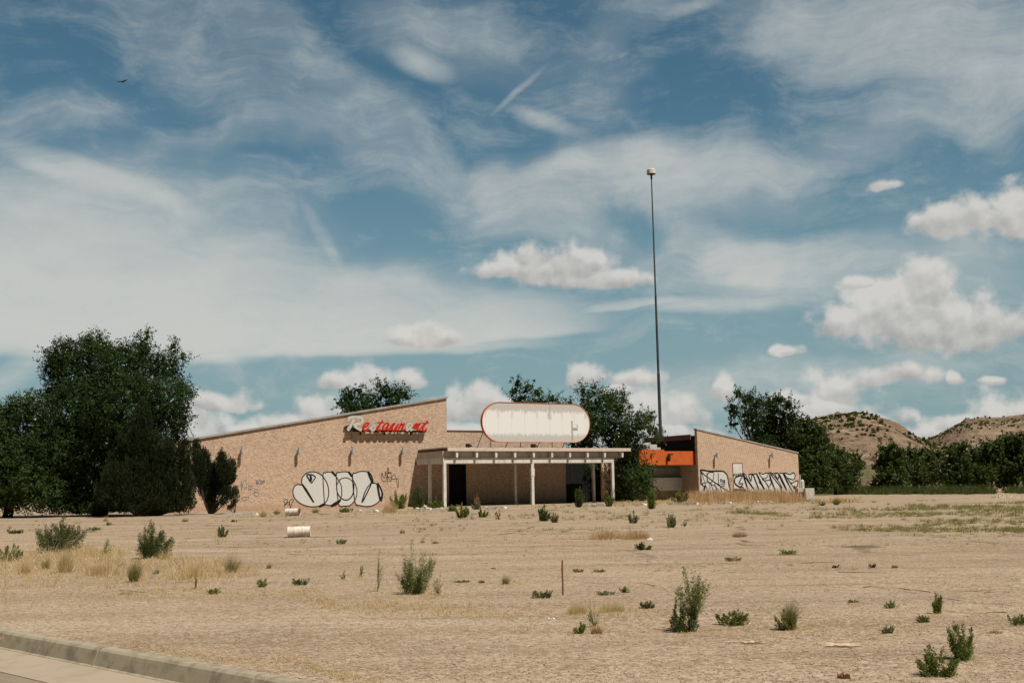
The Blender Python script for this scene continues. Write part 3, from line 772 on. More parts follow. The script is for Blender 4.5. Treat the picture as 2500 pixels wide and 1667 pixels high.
def graffiti(parent, frame, c, fills, lines, name, mat_f, mat_l, org, lw, label, pxw=1.0, ybase=0.004):
    """fills, lines in coordinates of a zoomed crop: org=(ox,oy,scale); parent is the wall"""
    wpf = frame[0]; ox, oy, sc = org
    def cv(p): return wpf(*zmap(p[0], p[1], ox, oy, sc), c)
    k = 0
    if fills:
        mb = MB()
        for fpts in fills:
            pts = smooth_poly([cv(p) for p in fpts], 5, True); k += 1
            y = c - ybase - 0.0015 * k
            tri = tessellate_polygon([[Vector((p.x, p.y, 0)) for p in pts]])
            mb.add([(p.x, y, p.y) for p in pts], [tuple(t) for t in tri])
        o = mb.build(name, mat_f, parent); o['label'] = label
    mb = MB()
    for ln in lines:
        pts, wd, closed = (ln + (1.0, False))[:3] if isinstance(ln, tuple) else (ln, 1.0, False)
        k += 1
        pp = smooth_poly([cv(p) for p in pts], 5, closed)
        w = (wd[0] * lw, wd[1] * lw) if hasattr(wd, '__len__') else wd * lw
        ribbon(mb, pp, w, c - ybase - 0.0015 * k, closed)
    o = mb.build(name, mat_l, parent); o['label'] = label + ', outline' if fills else label

# big bubble piece, crop (680,1130) scale 7.84
G = (680, 1130, 7.84)
LW = 0.075
o1 = [(440, 415), (360, 410), (295, 460), (275, 560), (310, 670), (400, 760), (520, 815), (640, 835), (780, 820), (880, 770), (940, 680), (960, 560), (940, 420), (880, 300), (800, 215), (700, 172), (600, 172), (510, 210), (450, 290), (440, 370)]
o2 = [(850, 240), (900, 185), (970, 170), (1040, 195), (1100, 260), (1160, 350), (1200, 440), (1210, 560), (1195, 660), (1130, 750), (1060, 795), (980, 810), (900, 790), (880, 770), (950, 640), (955, 450)]
o3 = [(1105, 240), (1170, 180), (1260, 165), (1340, 180), (1390, 230), (1420, 310), (1470, 410), (1500, 520), (1490, 640), (1440, 740), (1360, 810), (1260, 820), (1150, 780), (1200, 640), (1195, 420)]
o4 = [(1415, 250), (1480, 190), (1570, 160), (1680, 165), (1760, 220), (1800, 320), (1780, 385), (1840, 385), (1900, 420), (1950, 490), (1975, 600), (1945, 700), (1880, 770), (1790, 815), (1680, 830), (1560, 810), (1465, 750), (1500, 620), (1490, 450)]
lines = [(o1, 1.5, True), (o2[:-2], 1.4), (o3[:-2], 1.4), (o4[:-2], 1.5),
         ([(450, 410), (520, 490), (600, 620), (670, 750)], 2.0),
         ([(1780, 385), (1720, 440), (1660, 540), (1625, 640), (1605, 745)], (1.3, 2.0)),
         ([(1435, 390), (1370, 310), (1290, 280), (1200, 300), (1140, 360), (1112, 460), (1125, 560), (1170, 640), (1240, 695), (1310, 705), (1380, 660), (1425, 580), (1440, 465)], (1.1, 1.8)),
         ([(1020, 165), (1090, 240)], 3.0), ([(1340, 170), (1400, 250)], 3.0), ([(1710, 165), (1770, 230), (1800, 330), (1790, 370)], (1.5, 3.0)),
         ([(1890, 390), (1950, 480), (1985, 600), (1950, 710)], (2.0, 3.2)), ([(1000, 815), (1100, 795), (1190, 700)], 2.0), ([(780, 830), (880, 780)], 3.2),
         ([(540, 225), (575, 300), (610, 350), (630, 300), (605, 225)], 1.8), ([(605, 222), (670, 235), (705, 270), (670, 325), (625, 375)], 1.4)]
graffiti(front, (wp, toW), 0, [o1, o2, o3, o4], lines, 'graffiti', MT['gfill'], MT['gline'], G, LW, 'silver bubble letters with black outline')
graffiti(front, (wp, toW), 0, [], [([(95, 730), (120, 695), (165, 700), (160, 750), (110, 800), (125, 755)], 1.0), ([(165, 745), (110, 830)], 1.2),
    ([(175, 745), (160, 790), (195, 800), (205, 755), (175, 745)], 1.0), ([(215, 715), (205, 790)], .9), ([(215, 715), (290, 700), (250, 780), (228, 860)], 1.1)],
    'graffiti', None, MT['gline'], G, .055, 'black scribbled tag left of the silver bubble letters')
graffiti(front, (wp, toW), 0, [], [([(1985, 335), (1978, 180), (2020, 300), (2050, 200), (2060, 330)], 1.2), ([(2080, 200), (2085, 390)], 1.2), ([(2080, 210), (2150, 190), (2150, 355)], 1.1), ([(2080, 270), (2150, 270)], 1),
    ([(2230, 225), (2160, 290), (2200, 305), (2285, 310), (2285, 480)], 1.0), ([(2030, 190), (2090, 165), (2160, 195)], .9), ([(2080, 110), (2095, 95), (2112, 110), (2105, 140), (2085, 140)], 1.3, True)],
    'graffiti', None, MT['gline'], G, .055, 'black angular tag right of the silver bubble letters')
GB = (560, 1080, 6.533)
graffiti(front, (wp, toW), 0, [], [([(185, 620), (200, 700), (195, 765)], 1), ([(250, 600), (205, 680), (240, 730), (280, 720)], 1), ([(310, 670), (310, 770)], 1), ([(350, 680), (340, 780)], 1), ([(310, 700), (350, 700)], 1), ([(310, 740), (345, 740)], 1),
    ([(400, 745), (455, 750), (410, 790), (465, 800), (460, 850), (405, 840)], 1), ([(195, 880), (220, 915), (270, 920), (310, 870)], 1),
    ([(425, 610), (450, 600), (430, 655), (455, 655)], 1), ([(470, 600), (465, 650), (495, 650), (495, 610)], 1), ([(510, 650), (515, 600), (530, 640), (540, 600), (545, 645)], 1), ([(560, 600), (560, 640)], 1)],
    'graffiti', None, MT['gblue'], GB, .05, 'faint blue scribbles at the left end of the wall')

# ------------------------------------------------------------------ red script sign
def script_sign():
    ox, oy, sc = 820, 1000, 9.046
    c = -0.68
    cx, cz = wp(930, 1040, c)
    t = empty('script_sign', toW(cx, 0, cz), TH)
    tag(t, 'red and silver script sign reading Restaurant on the sloping brick wall', 'sign')
    def L(pts, r, mat, red=True, dz=0.0, dep=0.0):
        out = []
        for p in pts:
            x, z = wp(ox + p[0] / sc, oy + p[1] / sc, c); out.append((x - cx, z - cz))
        pp = smooth_poly(out, 5)
        mb = MB()
        # channel letter: flat ribbon front with sides
        n = len(pp); V = []
        for i, p in enumerate(pp):
            a = pp[max(i - 1, 0)]; d = pp[min(i + 1, n - 1)]; tv = (d - a); tv = tv.normalized() if tv.length > 1e-6 else Vector((1, 0)); nn = Vector((-tv.y, tv.x))
            f = 0.55 if i in (0, n - 1) else 1.0
            V += [(p.x + nn.x * r * f, c + dep, p.y + nn.y * r * f), (p.x - nn.x * r * f, c + dep, p.y - nn.y * r * f), (p.x - nn.x * r * f, c + 0.16 + dep, p.y - nn.y * r * f), (p.x + nn.x * r * f, c + 0.16 + dep, p.y + nn.y * r * f)]
        Fc = []
        for i in range(n - 1):
            for k in range(4): Fc.append((4 * i + k, 4 * i + (k + 1) % 4, 4 * i + 4 + (k + 1) % 4, 4 * i + 4 + k))
        Fc += [(0, 1, 2, 3), (4 * n - 1, 4 * n - 2, 4 * n - 3, 4 * n - 4)]
        mb.add(V, Fc); return mb
    def letter(strokes, r, mat):
        big = MB()
        for i, s in enumerate(strokes):
            m_ = L(s, r, mat, dep=-0.012 * i); big.add(m_.V, m_.Fc)
        big.build('letter', mat, t)
    S = MT['silver']; Rd = MT['red']; r = 0.088
    letter([[(265, 460), (320, 370), (370, 270), (400, 200)], [(285, 235), (290, 190), (360, 165), (460, 160), (560, 175), (590, 225), (570, 280), (480, 315), (385, 345)], [(400, 345), (470, 400), (570, 455)]], 0.15, S)
    letter([[(625, 385), (690, 360), (725, 310), (700, 285), (645, 320), (610, 390), (620, 440), (670, 455), (730, 410)]], r, Rd)
    letter([[(750, 440), (810, 370), (855, 285), (850, 350), (870, 410), (830, 455), (770, 450)]], r * .9, S)
    letter([[(880, 430), (960, 350), (1010, 280), (1045, 230)], [(1000, 290), (950, 380), (925, 430), (950, 458), (1000, 430)], [(920, 285), (1060, 285)]], r * .9, Rd)
    letter([[(1170, 300), (1110, 300), (1060, 360), (1045, 420), (1075, 450), (1120, 400), (1180, 310)], [(1180, 300), (1140, 400), (1150, 455), (1200, 420)]], r, Rd)
    letter([[(1200, 420), (1240, 350), (1300, 300), (1255, 380), (1240, 440), (1290, 450), (1350, 370), (1390, 305)], [(1390, 305), (1340, 400), (1340, 455), (1390, 440)]], r, Rd)
    letter([[(1390, 430), (1430, 350), (1460, 300), (1450, 340), (1525, 310)], [(1525, 310), (1470, 400), (1470, 455), (1530, 420)]], r, Rd)
    letter([[(1680, 300), (1620, 310), (1570, 380), (1560, 440), (1590, 455), (1640, 400), (1690, 305)], [(1690, 305), (1645, 400), (1655, 455), (1700, 430)]], r * .9, S)
    letter([[(1690, 440), (1740, 360), (1790, 305), (1745, 420)], [(1750, 430), (1800, 350), (1860, 300), (1810, 400), (1820, 452), (1870, 420)]], r, Rd)
    letter([[(1870, 420), (1950, 340), (2000, 290), (2030, 240)], [(1990, 300), (1930, 390), (1920, 455), (1975, 460), (2010, 410)], [(1905, 300), (2055, 298)]], r * .9, Rd)
    # dark raceway box behind the letters, then its brackets
    x0, z0 = wp(ox + 240 / sc, oy + 470 / sc, -.3); x1, z1 = wp(ox + 1985 / sc, oy + 440 / sc, -.3)
    zr_ = (z0 + z1) / 2
    mb = MB(); mb.box(x0 - cx, x1 - cx, -0.50, -0.20, zr_ - cz - 0.17, zr_ - cz + 0.02); mb.build('raceway', MT['dark'], t)
    for px in (540, 1070, 1655):
        bx, bz = wp(ox + px / sc, oy + 560 / sc, -.1)
        mb = MB(); mb.box(bx - cx - .04, bx - cx + .04, -.24, -.004, bz - cz, zr_ - cz); mb.build('bracket', MT['dark'], t)
    bx, bz = wp(ox + 235 / sc, oy + 340 / sc, -.3); bx2, bz2 = wp(ox + 560 / sc, oy + 470 / sc, -.3)
    mb = MB(); mb.prism_y([(bx - cx, bz2 - cz), (bx2 - cx, bz2 - cz), (bx2 - cx - .3, bz2 - cz + .25), (bx - cx + .35, bz - cz + .1), (bx - cx, bz - cz - .25)], -.36, -.2); mb.build('back_panel', mat_plain('ochre_back_panel', (.16, .12, .07)), t)
    # conduit down to the lamp below
    cx1, cz1 = wp(859, 1062, 0); _, cz2 = wp(860, 1092, 0)
    mb = MB(); mb.tube([(cx1 - cx, -.03, cz1 - cz), (cx1 - cx, -.03, cz2 - cz)], .02, 6); mb.box(cx1 - cx - .06, cx1 - cx + .06, -.1, -.003, cz1 - cz - .1, cz1 - cz + .08); mb.build('conduit', MT['trim'], t)
script_sign()

# ------------------------------------------------------------------ entrance canopy
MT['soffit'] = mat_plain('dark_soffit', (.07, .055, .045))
MT['panel'] = mat_plain('shade_toned_cream_panel', (.60, .55, .48), (.36, .31, .26), .8, 1.6, .7, stretch=(1, 1, .4))  # darker than the white paint: roof overhang's shade put into the panel colour
def canopy():
    t = empty('entrance_canopy', toW(wp(1300, 1240, -5)[0], -3, 0), TH)
    tag(t, 'flat roofed entrance canopy on white posts in front of the brick wall', 'canopy')
    ex = wp(1300, 1240, -5)[0]; OFS = Vector((ex, -3, 0))
    def bb(name, x0, x1, y0, y1, z0, z1, mat, bev=0.0, par=t):
        mb = MB(); mb.box(x0 - OFS.x, x1 - OFS.x, y0 + 3, y1 + 3, z0, z1); return mb.build(name, mat, par, bevel=bev)
    YF = -6.4; YB = -2.9            # post planes
    YR = -7.0                       # roof front edge
    XL = wp(1093, 1096, YR)[0]; XR = wp(1539, 1100, YR)[0]
    zt = (wp(1100, 1091.5, YR)[1] + wp(1530, 1096.5, YR)[1]) / 2; zb = zt - 0.24
    zbk = zb - (wp(1300, 1099, YR)[1] - wp(1300, 1116, YR)[1])       # underside of brackets
    zbm = zbk - (wp(1300, 1116, YF)[1] - wp(1300, 1129, YF)[1])      # underside of main beam
    bb('roof', XL, XR, YR, -0.06, zb + .06, zt, MT['roof'])
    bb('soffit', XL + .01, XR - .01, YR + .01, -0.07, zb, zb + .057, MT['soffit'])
    bb('fascia', XL - .03, XR + .03, YR - .06, YR - .003, zb - 0.06, zt + 0.05, MT['pink'])
    bb('side_fascia', XL - .07, XL - .003, YR + .0, -0.06, zb - .03, zt + .03, MT['redtrim'])
    bb('side_trim', XL - .10, XL - .003, YR + .0, -0.06, zt + .053, zt + .12, MT['trim'])
    bb('side_fascia', XR + .003, XR + .07, YR + .0, -0.06, zb - .03, zt + .03, MT['pink'])
    xb0 = wp(1085, 1240, YF)[0]; xb1 = wp(1497, 1232, YF)[0]
    # upper panel behind the brackets
    bb('upper_panel', xb0 - .1, wp(1521, 1108, YF)[0], YF - .06, YF + .06, zbk + .003, zb - .033, MT['panel'])
    bb('upper_panel', xb0 - .16, xb0 - .103, YF - .0, -0.3, zbk + .003, zb - .033, MT['panel'])
    for px in (1116, 1164.7, 1211.8, 1257.9, 1303.6, 1348.2, 1392, 1435.2, 1477, 1520):
        x = wp(px, 1106, YR + .05)[0] - OFS.x
        mb = MB()
        V = [(x - .15, YR + .05, zb - .035), (x + .15, YR + .05, zb - .035), (x + .15, YF - .062, zb - .035), (x - .15, YF - .062, zb - .035),
             (x - .11, YR + .05, zbk + .02), (x + .11, YR + .05, zbk + .02), (x + .11, YF - .062, zbk), (x - .11, YF - .062, zbk)]
        V = [(a, b_ + 3, c) for a, b_, c in V]
        mb.add(V, [(0, 1, 2, 3), (7, 6, 5, 4), (0, 4, 5, 1), (1, 5, 6, 2), (2, 6, 7, 3), (3, 7, 4, 0)])
        mb.build('bracket', MT['white'], t)
    bb('beam', xb0 - .17, xb1 + .17, YF - .15, YF + .15, zbm, zbk - .003, MT['white'], .01)
    bb('beam', xb0 - .17, xb1 + .17, YB - .13, YB + .13, zbm, zbk - .003, MT['white'], .01)
    for x in (xb0, xb1): bb('side_beam', x - .14, x + .14, YF + .153, YB - .133, zbm + .01, zbk - .006, MT['white'])
    bb('side_beam', xb0 - .14, xb0 + .14, YB + .133, -.01, zbm + .01, zbk - .006, MT['white'])
    for i, px in enumerate((1085.5, 1300.5, 1497)):
        x = wp(px, 1230, YF)[0]
        p = bb('post', x - .16, x + .16, YF - .16, YF + .16, -.2, zbm - .003, MT['white'], .012)
        if i == 1:
            z0, z1 = wp(1300, 1162, YF - .2)[1], wp(1300, 1143, YF - .2)[1]
            mb = MB(); mb.box(x - OFS.x - .22, x - OFS.x + .22, YF - .19 + 3, YF - .163 + 3, z0, z1); mb.box(x - OFS.x - .22, x - OFS.x - .165, YF - .16 + 3, YF + .1 + 3, z0, z1)
            mb.build('wrap_board', MT['white'], p)
    for px in (1050, 1258.5, 1450.5):
        x = wp(px, 1230, YB)[0]
        bb('post', x - .14, x + .14, YB - .14, YB + .14, -.2, zbm - .003, MT['white'], .012)
    return zt, YR, XL, XR
ZT, YR, CXL, CXR = canopy()
# dark glazed recess right of the brick, under the canopy
g0 = XE + .02; g1 = wp(1500, 1200, 2.0)[0]
B2 = empty('glazed_entrance', toW((g0 + g1) / 2, 2, 0), TH)
tag(B2, 'dark boarded glass frontage set back right of the brick under the canopy', 'building')
hw = (g1 - g0) / 2
mb = MB(); mb.box(-hw, hw, 0.06, 9, -.3, ZT - .5); mb.build('wall', MT['glass'], B2)
mb = MB(); mb.box(-hw - .0, hw + .1, -.1, 9.1, ZT - .49, ZT - .3); mb.build('roof', MT['dark'], B2)
for k in range(5):
    x = -hw + .1 + k * (2 * hw - .2) / 4
    mb = MB(); mb.box(x - .05, x + .05, 0.0, .056, -.3, ZT - .5); mb.build('mullion', MT['dark'], B2)

# ------------------------------------------------------------------ stadium sign on the canopy roof
def oval_sign():
    Y = -3.2
    xa = wp(1175, 1032, Y)[0]; xb = wp(1438, 1032, Y)[0]
    zt_ = (wp(1230, 981, Y)[1] + wp(1395, 986, Y)[1]) / 2; zb_ = (wp(1230, 1078.5, Y)[1] + wp(1395, 1081, Y)[1]) / 2
    cx, cz = (xa + xb) / 2, (zt_ + zb_) / 2; R_ = (zt_ - zb_) / 2; hx = (xb - xa) / 2 - R_
    t = empty('roof_sign', toW(cx, Y, ZT), TH)
    tag(t, 'big blank white capsule shaped sign with orange rim on the canopy roof', 'sign')
    def out(r):
        return [(hx + r * math.cos(a), r * math.sin(a)) for a in np.linspace(-math.pi / 2, math.pi / 2, 28)] + [(-hx + r * math.cos(a), r * math.sin(a)) for a in np.linspace(math.pi / 2, 3 * math.pi / 2, 28)]
    dz = cz - ZT
    mb = MB(); mb.prism_y(out(R_ - .05), -.15, .15); o = mb.build('sign_face', MT['signpanel'], t); o.location = (0, 0, dz)
    # the rim: a ring standing slightly proud
    A = out(R_ - .048); Bq = out(R_); n = len(A); V = []
    for y in (-.20, .20): V += [(p[0], y, p[1]) for p in A] + [(p[0], y, p[1]) for p in Bq]
    Fc = []
    for k in range(n):
        k2 = (k + 1) % n
        Fc += [(k, k2, n + k2, n + k), (2 * n + k, 3 * n + k, 3 * n + k2, 2 * n + k2), (n + k, n + k2, 3 * n + k2, 3 * n + k), (k, 2 * n + k, 2 * n + k2, k2)]
    mb = MB(); mb.add(V, Fc); o = mb.build('rim', MT['orangerim'], t); o.location = (0, 0, dz)
    for px0, py0, px1, py1, yb in ((1180, 1056, 1168, 1092, -.0), (1198, 1073, 1198, 1092, 0), (1241, 1079, 1236, 1092, 0), (1271, 1079, 1271, 1092, 0), (1318, 1080, 1314, 1093, 0), (1348, 1080, 1348, 1093, 0), (1379, 1080, 1377, 1094, 0)):
        x0, z0 = wp(px0, py0, Y); x1, _ = wp(px1, py1, Y)
        mb = MB(); mb.tube([(x0 - cx, 0.0, z0 - ZT + .1), (x1 - cx, .0 if px0 == px1 else .5, 0.0)], .045, 6); mb.build('strut', MT['dark'], t)
    # ghost marks where letters were
    mb = MB()
    def q(px0, py0, px1, py1):
        x0, z0 = wp(px0, py1, Y - .15); x1, z1 = wp(px1, py0, Y - .15)
        mb.add([(x0 - cx, -.1535, z0 - ZT), (x1 - cx, -.1535, z0 - ZT), (x1 - cx, -.1535, z1 - ZT), (x0 - cx, -.1535, z1 - ZT)], [(0, 1, 2, 3)])
    q(1395.5, 1027, 1398, 1076); q(1398.1, 1044, 1410, 1051); q(1408, 1036, 1410, 1043.8)
    mb.build('ghost_mark', mat_plain('letter_ghost', (.46, .42, .36), None, .8, 5), t)
    return t
oval_sign()
for px, lb in ((1144, 'small black floodlight on the canopy roof left of the capsule sign'), (1303, 'small black floodlight on the canopy roof below the middle of the capsule sign')):
    Y = -5.6; x, z = wp(px, 1094, Y)
    t = empty('floodlight', toW(x, Y, ZT), TH); tag(t, lb, 'floodlight')
    mb = MB(); mb.box(-.28, .15, -.2, .2, .14, .52); mb.box(.13, .36, -.12, .12, .2, .4); mb.build('lamp_housing', MT['dark'], t, bevel=.03)
    mb = MB(); mb.tube([(0, 0, 0), (0, 0, .2)], .05, 8); mb.box(-.15, .15, -.15, .15, 0, .03); mb.build('stand', MT['dark'], t)
# braces of an aerial behind the left end of the roof
Y = 5.0
x0, z0 = wp(452, 1022, Y); x1, z1 = wp(484, 1072, Y)
t = empty('roof_brace', toW(x1, Y, z1 - 1.0), TH); tag(t, 'pair of thin black slanting metal braces above the left roof end', 'brace')
for k in (0, 1):
    mb = MB(); mb.tube([(x0 - x1 - .45 * k, 0, z0 - z1 + 1 - .3 * k), (.25 - .45 * k, 0, -.3)], .035, 6); mb.build('bar', MT['dark'], t)

# ------------------------------------------------------------------ right wing
RO = ground(1751, 1219)
wr, toR = mkframe(RO, TH)
B3 = empty('gable_building', RO, TH)
tag(B3, 'smaller tan brick wing at right with sloping top, white door and lettered graffiti', 'building')
rx0, rz0 = wr(1701, 1049); rx1, rz1 = wr(1948, 1106)
mb = MB(); mb.prism_y([(rx0, -.3), (rx1, -.3), (rx1, rz1), (rx0, rz0)], 0, .45)
rfront = mb.build('wall', MT['brick2'], B3)
mb = MB(); mb.prism_y([(rx0 - .08, rz0 + .003 + .02), (rx1 + .08, rz1 - .017), (rx1 + .08, rz1 + .13), (rx0 - .08, rz0 + .17)], -.08, .52); mb.build('roof_trim', MT['trim'], B3)
zs = wr(1706, 1060)[1]
DEP = 9.5
mb = MB(); mb.prism_y([(rx0 + .3, -.3), (rx1 - .05, -.3), (rx1 - .05, rz1 - .1), (rx0 + .3, wr(1706, 1098, .5)[1])], .453, DEP); mb.build('side_wall', MT['brick2'], B3)
# roof slab behind the front wall, lower, with red-brown fascia and a dark clerestory under it
zc = zs - .05
mb = MB(); mb.prism_y([(rx0 - .5, zc - .1), (rx1 - .1, rz1 - .15), (rx1 - .1, rz1 - .05), (rx0 - .5, zc)], .56, DEP + .5); mb.build('roof', MT['roof'], B3)
mb = MB(); mb.box(rx0 - .6, rx0 - .503, .56, DEP + .5, zc - .55, zc + .06); mb.build('fascia', MT['redtrim'], B3)
mb = MB(); mb.box(rx0 + .1, rx0 + .25, .56, DEP, wr(1706, 1100)[1] - .3, zc - .12); mb.build('clerestory', MT['glass'], B3)
# orange band with shutter below
OY = 0.65
ox0 = wr(1560, 1110, OY)[0]; oxs = wr(1622, 1110, OY)[0]; ox1 = wr(1700, 1110, OY)[0]
zo0 = (wr(1610, 1134.5, OY)[1] + wr(1700, 1134.5, OY)[1]) / 2; zo1 = wr(1690, 1101, OY)[1]; zo2 = wr(1600, 1097, OY)[1]
B4 = empty('orange_storefront', toR((ox0 + ox1) / 2, OY, 0), TH)
tag(B4, 'recessed storefront with bright orange fascia band and grey shutter beside the right wing', 'building')
mx = (ox0 + ox1) / 2
def b4(name, x0, x1, y0, y1, z0, z1, mat, bev=0):
    mb = MB(); mb.box(x0 - mx, x1 - mx, y0 - OY, y1 - OY, z0, z1); return mb.build(name, mat, B4, bevel=bev)
mb = MB(); mb.prism_y([(ox0 - mx, zo0), (ox1 - mx, zo0), (ox1 - mx, zo1), (oxs - mx, zo1), (oxs - mx, zo2), (ox0 - mx, zo2)], 0, .25); mb.build('fascia', MT['orange'], B4)
b4('roof', ox0, ox1, OY + .253, OY + 8, zo1 - .4, zo1 - .15, MT['roof'])
b4('soffit', ox0, ox1, OY + .253, OY + 3.5, zo0 + .05, zo0 + .12, MT['dark'])
b4('wall', ox0 - 3, ox1, OY + 3.5, OY + 3.8, -.3, zo1 - .42, MT['brick2'])
sx0 = wr(1585, 1180, OY + 3)[0]; sx1 = wr(1680, 1180, OY + 3)[0]
szt = wr(1640, 1140, OY + 3)[1]; szm = wr(1640, 1166, OY + 3)[1]; szb = wr(1640, 1197, OY + 3)[1]
mb = MB(); nsl = 9
for k in range(nsl):
    z0 = szm + (szt - szm) * k / nsl; mb.box(sx0 - mx, sx1 - mx, 3.3 - .05 * (k % 2), 3.45, z0, z0 + (szt - szm) / nsl - .02)
mb.build('shutter', MT['shutter'], B4)
b4('shutter', sx0, sx1, OY + 2.9, OY + 3.0, szb, szm - .02, mat_plain('pale_shutter', (.78, .78, .74), (.58, .57, .54), .6, 2, stretch=(.3, 1, 4)))
b4('sill_rail', sx0, sx1, OY + 2.85, OY + 3.05, szm - .018, szm + .06, MT['galv'])
b4('low_wall', sx0, sx1 - 1.2, OY + 2.95, OY + 3.2, -.3, szb - .02, mat_plain('stained_stucco', (.42, .31, .19), (.16, .10, .06), .9, 2.5, .8, stretch=(2.5, 1, .4)))
# lamp on the orange band
x, z = wr(1641, 1110, OY - .35)
t = empty('band_lamp', toR(x, OY, z), TH); tag(t, 'small black box lamp on the orange fascia band', 'lamp')
mb = MB(); mb.box(-.55, .12, -.42, -.2, -.02, .14); mb.box(-.08, .08, -.21, -.004, -.0, .1); mb.build('arm', MT['dark'], t, bevel=.01)
mb = MB(); mb.box(-.62, -.36, -.44, -.12, -.75, -.03); mb.build('lamp_head', MT['dark'], t, bevel=.02)
# roof plant box
x, z = wr(1587, 1098, OY + 2)
t = empty('roof_unit', toR(x, OY + 2, zo1 - .15), TH); tag(t, 'pale square rooftop ventilation unit behind the orange band', 'roof unit')
mb = MB(); mb.box(-.9, .7, -.5, .6, 0, 1.0); mb.build('housing', MT['conc'], t, bevel=.03)
mb = MB(); mb.box(.75, 1.4, -.3, .4, 0, .65); mb.build('duct', MT['galv'], t, bevel=.03)

for px, lb in ((1751, 'cylinder lamp on the right brick wing, above the rounded block graffiti'), (1886, 'cylinder lamp on the right brick wing, above the spiky letter graffiti')):
    wall_lamp(px, 1105, 1118, (wr, toR), RO, TH, lb, 'cylinder lamps on the right wing')
# door
dx0, dz1 = wr(1788, 1130); dx1, _ = wr(1812, 1130); dz0 = wr(1800, 1192)[1]
mb = MB(); mb.box(dx0 + .05, dx1 - .05, -.02, -.003, dz0, dz1 - .06)
dr = mb.build('door', MT['white'], B3)
mb = MB(); mb.box(dx0 - .03, dx0 + .047, -.045, -.003, dz0 - .2, dz1); mb.box(dx1 - .047, dx1 + .03, -.045, -.003, dz0 - .2, dz1); mb.box(dx0 + .05, dx1 - .05, -.045, -.003, dz1 - .057, dz1); mb.build('door_frame', MT['rust'], dr)
mb = MB(); mb.box(dx0 - .05, dx1 + .3, -.12, -.003, dz0 - .22, dz0 - .02); mb.build('door_sill', MT['rust'], dr)

# lettered graffiti, crop (1690,1120) scale 7.35
H = (1690, 1120, 7.35)
fl = [[(160, 235), (540, 225), (600, 260), (635, 330), (645, 480), (640, 640), (160, 640), (150, 500), (160, 430)]]
ln = [([(150, 225), (330, 222), (520, 218), (590, 245), (630, 310), (650, 440), (650, 580)], (2.6, 1.8)), ([(155, 230), (150, 440)], 2), ([(265, 240), (265, 420)], 1.2),
      ([(380, 250), (378, 350), (355, 410), (310, 425), (275, 380), (270, 300), (300, 245)], 1.2), ([(465, 240), (470, 450)], 1.2), ([(165, 250), (175, 430), (210, 430), (300, 430), (320, 560), (300, 640)], 1.1),
      ([(215, 490), (210, 570), (235, 490)], 1.8), ([(320, 420), (350, 460), (400, 480), (430, 530), (420, 640)], 1.1), ([(400, 450), (480, 455), (510, 520), (520, 640)], 1.1), ([(150, 440), (190, 460), (195, 490)], 1),
      ([(500, 370), (515, 360), (530, 385), (515, 410), (500, 395), (515, 365)], 1), ([(545, 375), (560, 385), (555, 420), (540, 410), (548, 378)], 1), ([(570, 380), (585, 385), (585, 430), (570, 425), (575, 385)], 1), ([(505, 440), (590, 455)], .9), ([(520, 475), (585, 490)], .9)]
graffiti(rfront, (wr, toR), 0, fl, ln, 'graffiti', MT['gfill'], MT['gline'], H, .085, 'silver block letters left of the white door')
fl = [[(765, 330), (900, 310), (905, 270), (940, 290), (1010, 285), (1160, 265), (1190, 250), (1345, 255), (1400, 245), (1480, 265), (1560, 245), (1650, 250), (1800, 250), (1840, 290), (1820, 370), (1880, 390), (1890, 440), (1860, 500), (1830, 560), (1860, 650), (1500, 650), (1200, 620), (960, 560), (860, 600), (780, 640), (765, 590), (830, 540), (860, 500), (770, 450)]]
ln = [([(890, 310), (770, 335), (765, 440), (860, 500), (900, 440), (830, 440)], (2.2, 1.8)), ([(905, 270), (925, 350), (990, 540)], (1.8, 3)), ([(905, 270), (950, 285), (1010, 400), (1100, 545)], (1.2, 2.4)), ([(1010, 290), (1045, 400), (1060, 310), (1085, 275)], 2),
      ([(1085, 275), (1130, 400), (1190, 550)], (1.4, 2.6)), ([(1150, 270), (1210, 400), (1290, 550)], (2.5, 3)), ([(1190, 255), (1260, 270), (1345, 250), (1350, 300), (1310, 350), (1250, 350), (1290, 390), (1400, 375), (1410, 430), (1370, 500), (1340, 460)], 1.5),
      ([(1330, 440), (1380, 560)], 1.6), ([(1385, 290), (1410, 400), (1480, 550), (1500, 620)], (2.6, 2)), ([(1390, 255), (1460, 300), (1560, 430), (1600, 520)], (1.2, 1.8)), ([(1475, 260), (1530, 360), (1545, 270)], 2), ([(1545, 260), (1600, 400), (1690, 560)], (1.4, 3.2)),
      ([(1630, 260), (1690, 400), (1760, 520), (1820, 640)], (2.4, 1.6)), ([(1650, 265), (1740, 275), (1815, 248), (1840, 300), (1810, 370), (1730, 350), (1700, 345), (1770, 430), (1850, 395), (1890, 400), (1880, 470), (1850, 510), (1820, 480), (1850, 560)], 1.5),
      ([(860, 500), (910, 510), (900, 540), (870, 530)], 1.4), ([(960, 565), (880, 580), (800, 560), (770, 600), (790, 630)], (1.2, 2.6)), ([(1560, 250), (1650, 255)], 1.2), ([(1355, 255), (1395, 250), (1475, 262)], 1.0), ([(1085, 275), (1150, 262)], 1.2),
      ([(1560, 470), (1610, 580), (1620, 640)], 1.0), ([(1180, 400), (1300, 540)], .8)]
graffiti(rfront, (wr, toR), 0, fl, ln, 'graffiti', MT['gfill'], MT['gline'], H, .085, 'silver spiky letters right of the white door', ybase=.05)
